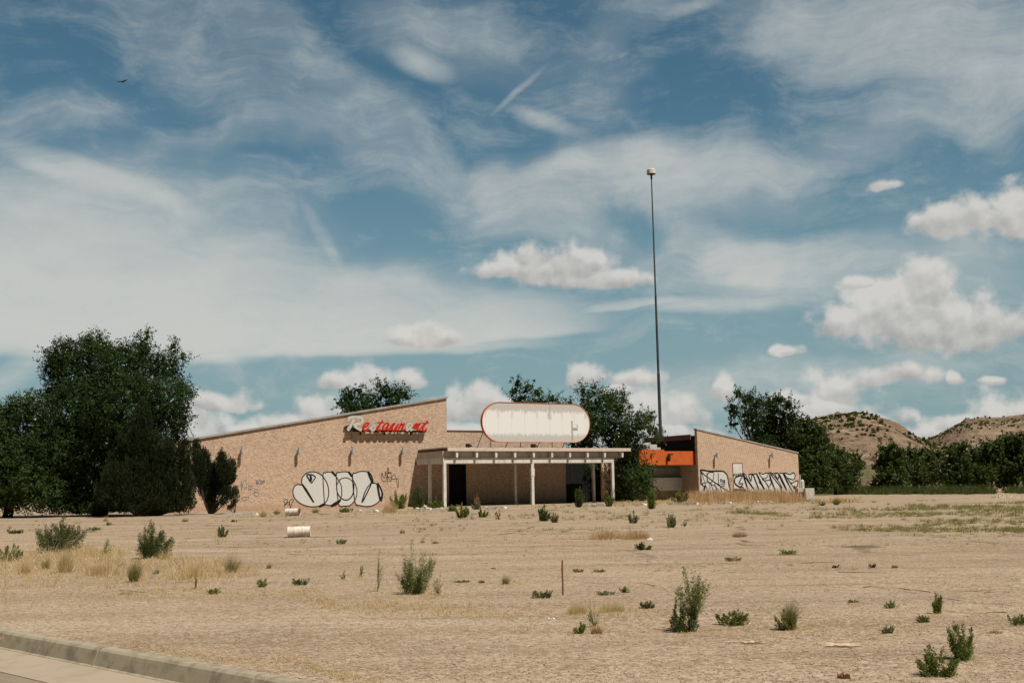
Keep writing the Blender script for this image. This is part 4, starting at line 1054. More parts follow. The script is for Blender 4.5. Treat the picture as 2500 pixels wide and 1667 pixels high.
graffiti(rfront, (wr, toR), 0, [], [([(735, 270), (765, 275)], 1), ([(750, 275), (745, 300), (730, 300)], 1), ([(770, 300), (785, 265), (800, 300)], 1), ([(775, 285), (795, 285)], .8), ([(835, 262), (815, 270), (835, 285), (815, 300)], 1), ([(855, 245), (850, 295)], 1), ([(880, 260), (855, 275), (885, 290)], 1)],
    'graffiti', None, MT['gline'], H, .06, 'short black name tag painted on the white door', ybase=.07)
graffiti(rfront, (wr, toR), 0, [], [([(655, 350), (705, 350)], 1), ([(680, 350), (670, 480)], 1), ([(700, 360), (710, 400), (690, 400)], 1), ([(690, 430), (700, 480)], 1)],
    'graffiti', None, MT['gbrown'], H, .07, 'faded brown mark between the two silver pieces')

# ------------------------------------------------------------------ service box right of the wing
g = ground(1969, 1221); g.z = 0
k = g.y / FPX
t = empty('utility_box', g, TH * .5); tag(t, 'white concrete utility box with pipe at the right end of the brick wing', 'utility box')
mb = MB(); mb.box(-8 * k, 16 * k, -.5, .6, -.1, 29 * k); mb.build('box', MT['conc'], t, bevel=.02)
mb = MB(); mb.box(-24 * k, -8.1 * k, -.2, .5, 20 * k, 29 * k); mb.box(-24 * k, -22 * k, -.2, .5, -.1, 20 * k); mb.build('shelf', MT['conc'], t, bevel=.02)
mb = MB(); mb.box(-20 * k, -9 * k, -.1, .3, 2 * k, 19 * k); mb.build('meter', MT['redtrim'], t, bevel=.02)
mb = MB(); mb.tube([(-8 * k, .1, 20 * k), (-8 * k, .1, 45 * k), (-8 * k, .1, 48 * k), (-8 * k, .1, 50 * k)], [4.8 * k, 4.8 * k, 4 * k, 1.5 * k], 14); mb.build('tank', MT['white'], t)
mb = MB(); mb.tube([(-8 * k, .1, 50 * k), (-8 * k, .1, 58 * k)], 1.8 * k, 8); mb.build('vent_cap', MT['dark'], t)
mb = MB(); mb.tube([(-16 * k, -.1, 0), (-16 * k, -.1, 62 * k)], .06, 8); mb.build('pipe', MT['white'], t)

# ------------------------------------------------------------------ high mast light
def mast():
    dep = 150.0
    b0 = at_depth(1617.5, 1180, dep); p1 = at_depth(1613, 1066, dep); p2 = at_depth(1590, 425, dep)
    dirv = (p2 - p1) / (p2.z - p1.z); base = p1 - dirv * p1.z
    t = empty('light_mast', (base.x, base.y, 0)); tag(t, 'very tall thin steel mast with round lamp drum rising behind the buildings', 'light mast')
    o = Vector(t.location)
    mb = MB(); N = 14; top = p2.z
    secs = [(0, .27), (top * .16, .25), (top * .161, .225), (top * .38, .195), (top * .381, .165), (top * .62, .14), (top * .621, .115), (top * .99, .075)]
    mb.tube([base + dirv * z - o for z, r in secs], [r for z, r in secs], N); mb.build('pole', MT['mast'], t, smooth=False)
    c = p2 - o; k = dep / FPX
    mb = MB(); R_ = 11.2 * k
    mb.tube([c + Vector((0, 0, -.2 * k)), c + Vector((0, 0, 10 * k)), c + Vector((0, 0, 12.5 * k))], [R_, R_ * .97, R_ * .7], 28); mb.build('lamp_drum', MT['white'], t, smooth=False)
    mb = MB(); mb.tube([c + Vector((0, 0, -1.4 * k)), c + Vector((0, 0, -.3 * k))], [R_ * .8, R_ * 1.03], 28); mb.build('lamp_ring', MT['redtrim'], t)
    mb = MB(); mb.tube([c + Vector((0, 0, -13 * k)), c + Vector((0, 0, -1.5 * k))], [.13, .13], 10); mb.build('lowering_cage', MT['dark'], t)
    mb = MB(); mb.box(c.x + 3.5 * k, c.x + 4.3 * k, c.y - .05, c.y + .05, c.z - 4 * k, c.z - 1.5 * k); mb.build('hook', MT['dark'], t)
mast()

# ------------------------------------------------------------------ trees
tree('elm_tree', 'largest dark green elm with two pointed tops at the left end of the building', 'tree', 245, 101,
     [(190, 895, 70), (236, 848, 42), (150, 872, 46), (125, 900, 30), (300, 905, 75), (352, 850, 28, 36), (360, 818, 16, 24), (335, 880, 40), (400, 900, 48), (424, 848, 15, 26), (445, 870, 20), (452, 950, 30), (400, 985, 70),
      (435, 1030, 36), (300, 1000, 105), (200, 1000, 95), (135, 960, 42), (250, 1100, 100), (150, 1090, 80), (350, 1100, 80), (130, 1180, 60), (220, 1190, 70), (270, 870, 28), (214, 834, 14), (425, 1070, 30), (330, 1190, 60), (180, 1225, 50, 34), (240, 1222, 60, 40), (110, 1120, 60), (150, 1150, 60), (260, 1236, 60, 26), (200, 1238, 60, 24), (150, 1232, 50, 26)],
     .55, .20, 60, 1.0, 'elm', deprand=2.5, droop=.1)
tree('elm_tree', 'lower loose elm with drooping branches at the left edge of the picture', 'tree', 20, 99,
     [(40, 1000, 39), (72, 978, 39, 28.6), (8, 1030, 49.4), (85, 1030, 52), (-45, 1060, 78), (10, 1075, 49.4), (100, 1090, 52), (30, 1160, 65), (85, 1160, 58.5), (-50, 1170, 78), (110, 1195, 52), (55, 1195, 46.8), (0, 1205, 39), (130, 1225, 36.4, 23.4), (95, 1130, 65), (60, 1100, 44.2), (-20, 1130, 78), (70, 1215, 57.2, 33.8), (15, 1222, 50, 30), (-40, 1215, 50, 34), (15, 1185, 57.2, 39)],
     .35, .20, 55, 1.0, 'elmbright', deprand=2.0, droop=.35)
tree('elm_tree', 'rounded green tree crown showing behind the sloping roof', 'tree', 910, 152,
     [(835, 985, 22), (850, 968, 24), (875, 955, 20), (905, 985, 34), (862, 1000, 30), (940, 955, 26), (925, 940, 14), (975, 962, 26), (992, 968, 18), (960, 990, 30), (890, 1030, 60), (960, 1040, 60)],
     .4, .27, 26, 1.2, 'elm', deprand=1.5)
tree('elm_tree', 'spiky green tree showing behind the top of the capsule sign', 'tree', 1300, 150,
     [(1262, 935, 14, 18), (1255, 955, 18), (1285, 950, 20), (1310, 960, 20), (1345, 972, 18), (1270, 980, 28), (1320, 990, 30), (1365, 990, 14), (1390, 985, 12), (1300, 1030, 60), (1350, 1040, 50)],
     .4, .27, 26, 1.4, 'elm', up=.8, deprand=1.5)
tree('elm_tree', 'bushy green elm hiding the gap between the canopy and orange band', 'tree', 1535, 139,
     [(1418, 1062, 34, 30, 1), (1425, 1088, 34, 24, 1), (1398, 1082, 18, 18, 2), (1425, 955, 16, 24), (1450, 950, 14, 24), (1438, 990, 34), (1480, 985, 38), (1522, 968, 14, 24), (1510, 1000, 32), (1450, 1040, 44), (1560, 1030, 34, 34, -4), (1585, 1015, 18, 22, -4), (1590, 1050, 26, 26, -13), (1605, 1065, 14, 14, -2), (1500, 1060, 50), (1540, 1085, 40, 46, -3),
      (1520, 1135, 50), (1566, 1128, 30, 34, -2), (1594, 1148, 20, 10, -8), (1560, 1170, 40, 40, -13), (1500, 1190, 40), (1530, 1210, 36), (1580, 1195, 28, 28, -13), (1460, 1150, 40)],
     .4, .23, 38, 1.1, 'elmbright', up=.45, deprand=1.5)
tree('elm_tree', 'wide dark tree standing behind the roof of the right brick wing', 'tree', 1860, 172,
     [(1800, 965, 18, 22), (1825, 975, 26), (1790, 1000, 24), (1850, 985, 24), (1880, 985, 26), (1905, 975, 18), (1925, 990, 22), (1835, 1020, 36), (1895, 1020, 40), (1935, 1020, 26), (1790, 1035, 20, 12), (1870, 1060, 50), (1930, 1070, 40), (1860, 1120, 60), (1920, 1130, 50)],
     .5, .30, 24, 1.4, 'elm', deprand=2)
for lb, bx, dep, bl, mt in (
    ('dark tall tree stepping down beside the right corner of the wing', 1985, 168, [(1965, 1040, 26), (1985, 1060, 34), (1960, 1080, 40), (1995, 1100, 36), (1975, 1130, 50), (1965, 1170, 50), (2010, 1165, 34), (2005, 1075, 20)], 'farleaf'),
    ('mid green tree between the wing corner and the grassy gap', 2040, 172, [(2025, 1105, 20, 24), (2045, 1115, 26), (2062, 1130, 22), (2035, 1150, 36), (2065, 1165, 28)], 'farleaf2'),
    ('small dark tree on the left side of the grassy gap', 2090, 176, [(2085, 1112, 18, 14), (2093, 1130, 18), (2080, 1150, 24), (2075, 1175, 26)], 'farleaf'),
    ('round dark tree right of the grassy gap below the first hill', 2175, 176, [(2160, 1100, 18), (2178, 1092, 14), (2190, 1115, 26), (2165, 1130, 34), (2200, 1145, 28), (2175, 1170, 40), (2140, 1180, 18)], 'farleaf'),
    ('olive green tree just right of the round dark tree', 2240, 180, [(2225, 1105, 18), (2240, 1115, 22), (2232, 1145, 28), (2245, 1170, 30)], 'farleaf2'),
    ('light green feathery tree in the middle of the far tree row', 2275, 184, [(2262, 1105, 16), (2285, 1110, 18), (2275, 1130, 26), (2280, 1160, 28)], 'farleaf2'),
    ('dark squat tree below the dip between the hills', 2335, 176, [(2325, 1100, 20), (2350, 1095, 18), (2335, 1125, 34), (2350, 1155, 36), (2320, 1165, 32)], 'farleaf'),
    ('pale olive tree at the left of the big right hand cluster', 2385, 184, [(2380, 1105, 18), (2395, 1100, 14), (2388, 1130, 26), (2385, 1165, 30)], 'farleaf2'),
    ('dark tree under the pale rocky slope of the right hill', 2420, 172, [(2415, 1090, 20), (2435, 1085, 18), (2420, 1120, 34), (2440, 1150, 36), (2400, 1160, 32)], 'farleaf'),
    ('tallest green tree of the far row near the right edge', 2470, 174, [(2450, 1078, 18), (2470, 1070, 20), (2480, 1090, 26), (2455, 1110, 34), (2490, 1130, 38), (2460, 1160, 38)], 'farleaf'),
    ('dark green tree cut by the right edge of the picture', 2520, 170, [(2500, 1072, 16), (2520, 1070, 24), (2530, 1105, 36), (2510, 1150, 40), (2550, 1150, 40)], 'farleaf')):
    tree('tree', lb, 'tree', bx, dep, bl, .22, .36, 24, 1.0, mt, group='trees in the row below the hills', deprand=1.5)

def juniper(label, bx, dep, blobs, r0, dens=150, leaf=.20, zmin=.15, tips=.5):
    bp = at_depth(bx, 1200, dep); base = Vector((bp.x, bp.y, 0)); t = empty('juniper', base); tag(t, label, 'juniper')
    bw = blobs_world(blobs, dep, .8); Cs, As, Bs = [], [], []
    for c, rx, ry in bw:
        n = int(dens * max(rx * ry, .12)); d = unit(n); rad = np.cbrt(rng.uniform(.1, 1, n))
        pos = c + d * rad[:, None] * np.array([rx, rx, ry]); k = 12
        sd_ = np.array([0, 0, 1.0]) + d * .45 + unit(n) * .22; sd_ /= np.linalg.norm(sd_, axis=1, keepdims=True)
        tt = rng.random((n, k)); L = rng.uniform(.4, 1.0, n) * tips
        pts = (pos[:, None] + sd_[:, None] * (tt * L[:, None])[..., None] + rng.normal(size=(n, k, 3)) * (.10 * (1 - tt * .8))[..., None]).reshape(-1, 3)
        o = np.repeat(sd_, k, 0); m = len(pts); a = o + unit(m) * .4; a /= np.linalg.norm(a, axis=1, keepdims=True)
        b_ = np.cross(a, unit(m)); b_ /= np.linalg.norm(b_, axis=1, keepdims=True) + 1e-9
        s = leaf * rng.uniform(.6, 1.2, m)
        Cs.append(pts); As.append(a * s[:, None] * .5); Bs.append(b_ * s[:, None] * .16)
    C = np.concatenate(Cs); A = np.concatenate(As); B = np.concatenate(Bs); kk = C[:, 2] > zmin
    V = leaf_quads(C[kk], A[kk], B[kk]).reshape(-1, 3) - np.array(base)
    link('foliage', fast_mesh('foliage', V, np.arange(len(V)), 4), MT['juni'], t)
    mb = MB()
    for c, rx, ry in bw:
        c = Vector(c); cc = Vector((c.x, c.y, max(c.z - ry * .3, .4))); cc.z = min(cc.z, 5.5); mid = base.lerp(cc, .45) + Vector((0, 0, -.15 * cc.z))
        mb.tube([Vector((0, 0, -.1)), mid - base, cc - base], [r0, r0 * .6, r0 * .3], 7)
    mb.build('trunk', MT['bark'], t, smooth=True)
    return t
juniper('huge dense dark juniper with one pointed top in front of the big elm', 352, 95.5,
        [(346, 1003, 12, 24), (346, 1035, 28, 34), (338, 1075, 50, 40), (352, 1110, 66, 50), (300, 1130, 40, 40), (345, 1160, 92, 52), (350, 1212, 100, 42), (285, 1205, 52, 44), (432, 1180, 38, 50), (452, 1110, 14, 40), (440, 1140, 24, 44), (415, 1225, 45, 28), (400, 1110, 30, 36), (462, 1190, 14, 36), (450, 1232, 26, 22)], .22, 260)
juniper('ragged open juniper with bare limbs against the left end of the brick wall', 514, 99.5,
        [(479, 1105, 8, 26), (484, 1140, 15, 30), (497, 1125, 13, 26), (505, 1160, 17, 30), (486, 1172, 12, 20), (541, 1130, 11, 24), (548, 1155, 17, 26), (566, 1148, 9, 22), (536, 1172, 12, 24), (560, 1170, 12, 18), (512, 1205, 13, 26), (518, 1235, 12, 14), (508, 1185, 11, 20), (560, 1208, 9, 16), (548, 1200, 9, 16), (545, 1228, 8, 9), (527, 1195, 12, 24), (500, 1195, 12, 26), (522, 1160, 10, 24)], .09, 800, .15, tips=.6)
juniper('little narrow juniper sprig right of the ragged open juniper', 573, 100,
        [(576, 1200, 5, 14), (577, 1215, 7, 16), (570, 1228, 6, 10), (562, 1240, 6, 6)], .05, 500, .11, tips=.25)

# ------------------------------------------------------------------ weeds and tussocks
def place(px, py):
    p = ground(px, py); p.z = float(gz(p.x, p.y)) - 0.01; return p, p.y / FPX * 1.0
def weed_mesh(kind, h, w, k, full=1.0):
    """k = metres per photo pixel at the plant: sets the leaf size"""
    C, A, B = [], [], []
    def blades(n, hh, ww, curve, wd, r0=.12, lean=0.0):
        seg = 5
        a = rng.uniform(0, 2 * math.pi, n); sp = np.sqrt(rng.random(n))
        L = hh * rng.uniform(.55, 1.08, n)
        tipx = np.cos(a) * sp * ww * .5; tipy = np.sin(a) * sp * ww * .5
        bx = tipx * r0 * 2.2; by = tipy * r0 * 2.2
        Z = L * (1 - .35 * sp ** 2)
        V = np.zeros((n, seg + 1, 2, 3)); side = rng.uniform(0, 2 * math.pi, n)
        for i in range(seg + 1):
            t = i / seg; e = t ** curve
            x = bx + (tipx - bx) * e + lean * hh * t * t; y = by + (tipy - by) * e; z = Z * (t - .28 * sp * t ** 3)
            ww_ = wd * (1 - t * .92) * .5
            V[:, i, 0] = np.stack([x + np.cos(side) * ww_, y + np.sin(side) * ww_, z], -1)
            V[:, i, 1] = np.stack([x - np.cos(side) * ww_, y - np.sin(side) * ww_, z], -1)
        base = (np.arange(n) * (seg + 1) * 2)[:, None, None]
        f = np.array([[2 * i, 2 * i + 1, 2 * i + 3, 2 * i + 2] for i in range(seg)])[None]
        return V.reshape(-1, 3), (base + f).reshape(-1, 4)
    if kind in ('tussock', 'dead'):
        n = int((330 if kind == 'tussock' else 380) * full)
        return blades(n, h, w, 1.7 if kind == 'tussock' else 1.2, max(.5 * k, .004), .14 if kind == 'tussock' else .35, .08)
    # leafy plants: stems fan out from the base, side twigs leave them, each carrying a spray of leaves
    nt_ = int({'bush': 210, 'sparse': 40, 'upright': 200, 'flat': 95}[kind] * full)
    nl = {'bush': 12, 'sparse': 8, 'upright': 12, 'flat': 8}[kind]
    nst = {'bush': 15, 'sparse': 4, 'upright': 11, 'flat': 18}[kind] + int(2 * full)
    sa = rng.uniform(0, 6.283, nst); ss = np.sqrt(rng.random(nst)); sh = rng.uniform(.55, 1.0, nst) * (1 - .32 * ss ** 2); sh[0] = 1.0; ss[0] *= .4
    if kind == 'flat': sh = rng.uniform(.4, 1, nst)
    wb = {'bush': .55, 'sparse': .25, 'upright': .38, 'flat': .6}[kind]
    i_ = rng.integers(0, nst, nt_); t_ = rng.uniform(.04, 1, nt_) ** (.85 if kind != 'flat' else .6)
    spread = w * .5 * ss[i_] * (wb + (1 - wb) * t_ ** .8)
    off_r = w * {'bush': .15, 'sparse': .13, 'upright': .105, 'flat': .24}[kind] * (1.12 - t_) * rng.uniform(.2, 1.2, nt_)
    oa = rng.uniform(0, 6.283, nt_)
    tip = np.stack([np.cos(sa[i_]) * spread + np.cos(oa) * off_r, np.sin(sa[i_]) * spread + np.sin(oa) * off_r, t_ * sh[i_] * h * .96], -1)
    o = tip * np.array([1.2, 1.2, .5]) / (np.linalg.norm(tip, axis=1, keepdims=True) + 1e-9) + np.array([0, 0, .75]) + unit(nt_) * .45
    o /= np.linalg.norm(o, axis=1, keepdims=True)
    lf = max(1.9 * k, .012) * (1.0 if kind != 'sparse' else .85)
    sl = {'bush': .17, 'sparse': .16, 'upright': .20, 'flat': .4}[kind] * h
    t = rng.random((nt_, nl))
    P = tip[:, None] + o[:, None] * ((t - .6) * sl)[..., None] + rng.normal(size=(nt_, nl, 3)) * (.035 * h * (1.2 - t))[..., None]
    P = P.reshape(-1, 3); m = len(P)
    A_ = np.repeat(o, nl, 0) * .8 + unit(m) * .7; A_ /= np.linalg.norm(A_, axis=1, keepdims=True)
    B_ = np.cross(A_, unit(m)); B_ /= np.linalg.norm(B_, axis=1, keepdims=True) + 1e-9
    sz = lf * rng.uniform(.6, 1.35, (m, 1))
    P[:, 2] = np.maximum(P[:, 2], lf * .5)
    V = leaf_quads(P, A_ * sz * .8, B_ * sz * .36).reshape(-1, 3)
    Vs = [V]; Fs = [np.arange(len(V)).reshape(-1, 4)]; off = len(V)
    for s_ in range(min(nt_, 40)):
        top = tip[s_]; ctrl = np.array([top[0] * .3, top[1] * .3, top[2] * .6])
        q = np.linspace(0, 1, 5)[:, None]; S = 2 * (1 - q) * q * ctrl + q * q * top
        sw = max(.22 * k, .002); ang = rng.uniform(0, 3.14); dv = np.array([math.cos(ang) * sw, math.sin(ang) * sw, 0])
        Vs.append(np.stack([S + dv, S - dv], 1).reshape(-1, 3)); Fs.append(np.array([[2 * i, 2 * i + 1, 2 * i + 3, 2 * i + 2] for i in range(4)]) + off); off += 10
    return np.concatenate(Vs), np.concatenate(Fs)
LITTER = []
SEEDS = {}
def plant(name, px, py, hpx, wpx, kind, mat, label, cat=None, full=1.0, extra=None, group=None):
    if hpx > 24 and py > 1300:
        for _ in range(int(8 + wpx * .45)): LITTER.append((px + random.gauss(0, wpx * .45), py - 3 + random.gauss(0, 5 + hpx * .05), random.uniform(.3, 1.0)))
    global rng
    rng = np.random.default_rng(int(px * 13 + py * 7) + SEEDS.get(px, 0))
    p, k = place(px, py)
    V, Fq = weed_mesh(kind, hpx * k, wpx * k, k, full)
    cat = cat or {'tussock': 'grass tussock', 'dead': 'dry grass', 'bush': 'bush', 'sparse': 'weed', 'upright': 'bush', 'flat': 'weed'}[kind]
    if extra:
        t = empty(name, p); tag(t, label, cat, group)
        link('leaves', fast_mesh('leaves', V, Fq.ravel(), 4), MT[mat], t)
        for (nm, dx, dy, h2, w2, kd2, mt2, f2) in extra:
            V, Fq = weed_mesh(kd2, h2 * k, w2 * k, k, f2)
            V = V + np.array([dx * k, .3 * dx * k, dy * k])
            link(nm, fast_mesh(nm, V, Fq.ravel(), 4), MT[mt2], t)
        return t
    o = link(name, fast_mesh(name, V, Fq.ravel(), 4), MT[mat]); o.location = p
    return tag(o, label, cat, group)
PL = plant
# left foreground group
PL('green_bush', 143, 1347, 90, 126, 'bush', 'wdark', 'wide dark green bush behind the tall arching straw tussock at left', full=5.5)
PL('green_bush', 370, 1361, 92, 104, 'bush', 'wdark', 'rounded dark green bush left of the two fallen drums', full=5.0)
PL('green_bush', 22, 1369, 46, 70, 'bush', 'wgreen', 'pale green bush cut by the left edge of the picture', full=1.2)
PL('straw_tussock', 158, 1395, 88, 84, 'tussock', 'straw', 'tallest arching straw tussock in front of the wide dark bush', full=1.7)
PL('straw_tussock', 58, 1400, 52, 84, 'tussock', 'straw', 'low pale straw tussock near the left edge', full=1.2)
PL('straw_tussock', 112, 1388, 40, 50, 'tussock', 'wyel', 'small yellow green tussock between the two left straw tussocks', full=.8)
PL('grey_weed', 252, 1358, 52, 70, 'sparse', 'wgrey', 'thin grey green weed between the two dark green bushes', full=1.6)
PL('dry_tuft', 246, 1402, 46, 90, 'dead', 'pinkstraw', 'wide pinkish dry tuft left of the yellow fluffy tussock', full=1.3)
PL('fluffy_tussock', 326, 1420, 68, 62, 'tussock', 'wyel', 'round fluffy yellow green tussock in front of the rounded dark bush', full=2.0)
PL('straw_tussock', 402, 1366, 36, 60, 'tussock', 'straw', 'straw wisps at the right foot of the rounded dark bush', full=.7)
PL('grass_tuft', 381, 1400, 20, 36, 'tussock', 'wgrey', 'little grey green tuft right of the fluffy yellow tussock', full=.5)
PL('straw_tussock', 474, 1410, 66, 104, 'tussock', 'straw', 'wide straw tussock behind the rusty dry stalk', full=1.6)
PL('straw_tussock', 565, 1398, 62, 80, 'tussock', 'wyel', 'upright yellow green tussock at the right end of the straw group', full=1.2)
PL('grass_tuft', 609, 1389, 16, 24, 'tussock', 'straw', 'tiny straw tuft right of the upright yellow green tussock', full=.3)
PL('grass_tuft', 656, 1388, 20, 30, 'tussock', 'wyel', 'small yellow tuft standing alone below the near fallen drum', full=.4)
PL('rusty_stalk', 477, 1436, 38, 9, 'sparse', 'wrust', 'rust brown dry stalk in front of the wide straw tussock', 'dry weed', full=1.3)
PL('flat_weed', 520, 1446, 16, 36, 'flat', 'wgreen', 'low green weed right of the rusty dry stalk', full=1.5)
PL('flat_weed', 638, 1431, 22, 26, 'flat', 'wgreen', 'low green weed below the small lone yellow tuft', full=1.2)
PL('flat_weed', 735, 1425, 17, 46, 'flat', 'wdark', 'low dark green weed halfway between the straw group and big bush', full=1.6)
PL('dry_tuft', 308, 1449, 12, 44, 'dead', 'wrust', 'flat rust brown tuft below the fluffy yellow tussock', full=.5)
PL('green_weed', 541, 1311, 31, 34, 'upright', 'wgrey', 'upright pale green weed left of the near fallen drum', full=1.2)
PL('dry_tuft', 257, 1272, 18, 28, 'tussock', 'straw', 'straw tuft at the shadow edge of the huge juniper', full=.5)
PL('flat_weed', 265, 1282, 10, 14, 'flat', 'wgrey', 'tiny green weed just below the juniper shadow tuft', full=.5)
PL('dry_tuft', 452, 1273, 14, 20, 'dead', 'wrust', 'small brown tuft in front of the ragged open juniper', full=.3)
PL('flat_weed', 37, 1302, 11, 42, 'flat', 'wdark', 'flat dark green weed near the left edge behind the pale bush', full=1.2)
PL('dry_tuft', 24, 1290, 14, 20, 'tussock', 'straw', 'small straw tuft behind the flat dark weed at left edge', full=.3)
PL('flat_weed', 228, 1294, 9, 36, 'flat', 'wgreen', 'flat green weed right of the wide dark bush', full=1)
PL('flat_weed', 571, 1274, 7, 14, 'flat', 'wgreen', 'tiny green weed below the left wheel stop', full=.4)
PL('straw_tussock', 643, 1262, 26, 40, 'tussock', 'straw', 'fluffy straw tuft right of the leftmost wheel stop', full=1.0)
PL('straw_tussock', 675, 1256, 18, 36, 'tussock', 'wyel', 'straw tuft just left of the far fallen drum', full=.8)
PL('straw_tussock', 770, 1252, 18, 36, 'tussock', 'wyel', 'pale tuft below the left end of the bubble graffiti', full=.7)
PL('green_weed', 846, 1250, 16, 34, 'bush', 'wgrey', 'grey green weed below the middle of the bubble graffiti', full=.6)
# centre
PL('green_bush', 1014, 1449, 130, 98, 'upright', 'wgreen', 'tallest bright green pointed bush in the centre foreground', full=3.2)
PL('green_bush', 1014, 1450, 70, 74, 'bush', 'wdark', 'dense dark green skirt of growth at the foot of the pointed bush', full=1.4)
PL('thin_weed', 922, 1444, 106, 46, 'sparse', 'wgrey', 'tall thin grey green weed left of the pointed centre bush', full=1.3)
PL('thin_weed', 1070, 1451, 56, 42, 'sparse', 'wgrey', 'sparse pale weed right of the pointed centre bush', full=1.2)
PL('thin_weed', 882, 1408, 38, 20, 'sparse', 'wgreen', 'small upright weed behind the tall thin weed', full=.7)
PL('thin_weed', 842, 1412, 24, 32, 'sparse', 'wgrey', 'short sparse weed left of the small upright weed', full=.7)
PL('grass_tuft', 1234, 1427, 32, 42, 'tussock', 'wyel', 'yellow green fan of grass left of the rusty stake', full=.8)
PL('flat_weed', 1127, 1422, 7, 38, 'flat', 'wgreen', 'thin flat green weed right of the centre bush', full=1)
PL('flat_weed', 1177, 1423, 8, 18, 'flat', 'wgreen', 'tiny flat green weed left of the yellow grass fan', full=.6)
PL('flat_weed', 1324, 1458, 20, 56, 'flat', 'wdark', 'flat dark green weed just left of the rusty stake', full=2.2)
PL('flat_weed', 1410, 1397, 9, 30, 'flat', 'wyel', 'left one of two flat yellow weeds beyond the rusty stake', full=1)
PL('flat_weed', 1462, 1397, 9, 36, 'flat', 'wyel', 'right one of two flat yellow weeds beyond the rusty stake', full=1.1)
PL('flat_weed', 1481, 1453, 11, 52, 'flat', 'wgrey', 'pale flat weed right of the rusty stake', full=1.2)
PL('flat_weed', 1525, 1448, 17, 24, 'flat', 'wgreen', 'small leafy weed left of the tall shrub', full=.8)
PL('flat_weed', 1579, 1487, 18, 40, 'flat', 'wdark', 'dark green weed just left of the tall shrub', full=1.8)
PL('dry_tuft', 1408, 1495, 34, 62, 'dead', 'straw', 'pale dry grass heap below the rusty stake', full=1.2)
PL('dry_tuft', 1492, 1492, 32, 80, 'dead', 'straw', 'wider pale dry grass heap right of the first heap', full=1.3)
PL('thin_weed', 1450, 1528, 72, 46, 'sparse', 'wgrey', 'airy grey green weed between the two pale dry heaps', full=1.3)
PL('green_weed', 1416, 1543, 30, 30, 'bush', 'wgreen', 'small green clump at the left foot of the airy weed', full=.7)
PL('dry_tuft', 1456, 1543, 26, 36, 'dead', 'wrust', 'brown dry tuft at the right foot of the airy weed', full=.6)
PL('green_bush', 1569, 1341, 22, 44, 'bush', 'wdark', 'small round dark bush below the pink dry grass mass', full=.9)
PL('dry_grass_clump', 1478, 1316, 34, 100, 'dead', 'pinkstraw', 'left part of the pinkish dry grass mass in mid lot', full=2.2)
PL('dry_grass_clump', 1550, 1316, 34, 84, 'dead', 'pinkstraw', 'right part of the pinkish dry grass mass in mid lot', full=2.0)
PL('green_weed', 1127, 1264, 38, 36, 'upright', 'wgreen', 'tall green weed in front of the front left canopy post', full=1.3)
PL('green_weed', 1100, 1248, 18, 36, 'bush', 'wgreen', 'low green growth behind the tall canopy weed', full=.7)
PL('green_weed', 1165, 1243, 22, 30, 'bush', 'wgrey', 'grey green weed under the canopy below a dead stalk', full=.8)
PL('thin_weed', 1163, 1235, 34, 12, 'sparse', 'wrust', 'thin dead brown stalk standing in the canopy shade', 'dry weed', full=.8)
PL('green_weed', 1177, 1262, 22, 32, 'upright', 'wgreen', 'round light green weed left of the brown weed near the canopy', full=1)
PL('thin_weed', 1217, 1268, 26, 24, 'sparse', 'wrust', 'brownish thin weed in front of the canopy', full=1.2)
PL('green_weed', 1328, 1272, 42, 32, 'bush', 'wdark', 'darkest bushy weed in front of the middle canopy post', full=1.3)
PL('green_weed', 1355, 1276, 26, 32, 'upright', 'wyel', 'yellowish weed right beside the darkest bushy weed', full=1)
PL('green_weed', 1546, 1277, 32, 26, 'upright', 'wgrey', 'upright grey green weed above the pink dry grass mass', full=1)
PL('green_weed', 1638, 1287, 40, 30, 'upright', 'wgrey', 'taller upright weed right of the pink dry grass mass', full=1.1)
PL('thin_weed', 1672, 1285, 22, 18, 'sparse', 'wgrey', 'short thin weed just right of the taller upright weed', full=.8)
PL('dry_tuft', 1031, 1325, 10, 14, 'dead', 'wrust', 'left of two small orange tufts behind the centre bush', full=.3)
PL('dry_tuft', 1062, 1328, 12, 22, 'dead', 'wrust', 'right of two small orange tufts behind the centre bush', full=.4)
PL('dry_tuft', 982, 1301, 16, 16, 'dead', 'wrust', 'reddish tuft beyond the two small orange tufts', full=.3)
PL('flat_weed', 832, 1326, 13, 30, 'flat', 'wgreen', 'green weed on bare dirt right of the near drum', full=.9)
PL('green_bush', 972, 1242, 46, 52, 'bush', 'wgreen', 'green bush against the sunny wall right of the bubble graffiti', full=1.6)
PL('straw_tussock', 952, 1252, 38, 44, 'dead', 'straw', 'tall straw at the left foot of the sunny wall bush', full=1.2)
PL('green_bush', 1022, 1243, 62, 34, 'bush', 'wdark', 'dark bush where canopy shadow meets the sunny wall', full=1.8)
PL('green_bush', 1064, 1242, 32, 44, 'bush', 'wgreen', 'green bush at the foot of the left canopy posts', full=1.4)
PL('green_bush', 1412, 1238, 50, 30, 'upright', 'wdark', 'upright shrub in shade left of the rear right canopy post', full=1.6)
PL('green_bush', 1486, 1236, 40, 26, 'upright', 'wgreen', 'leafy shrub just left of the front right canopy post', full=1.2)
PL('green_bush', 1590, 1242, 52, 32, 'upright', 'wgreen', 'upright shrub at the right foot of the elm by the canopy', full=1.6)
PL('green_bush', 1662, 1228, 38, 46, 'upright', 'wyel', 'olive shrub in front of the grey shutter', full=1.3)
PL('green_bush', 1700, 1216, 40, 20, 'upright', 'wyel', 'olive shrub at the left corner of the right brick wing', full=1.0)
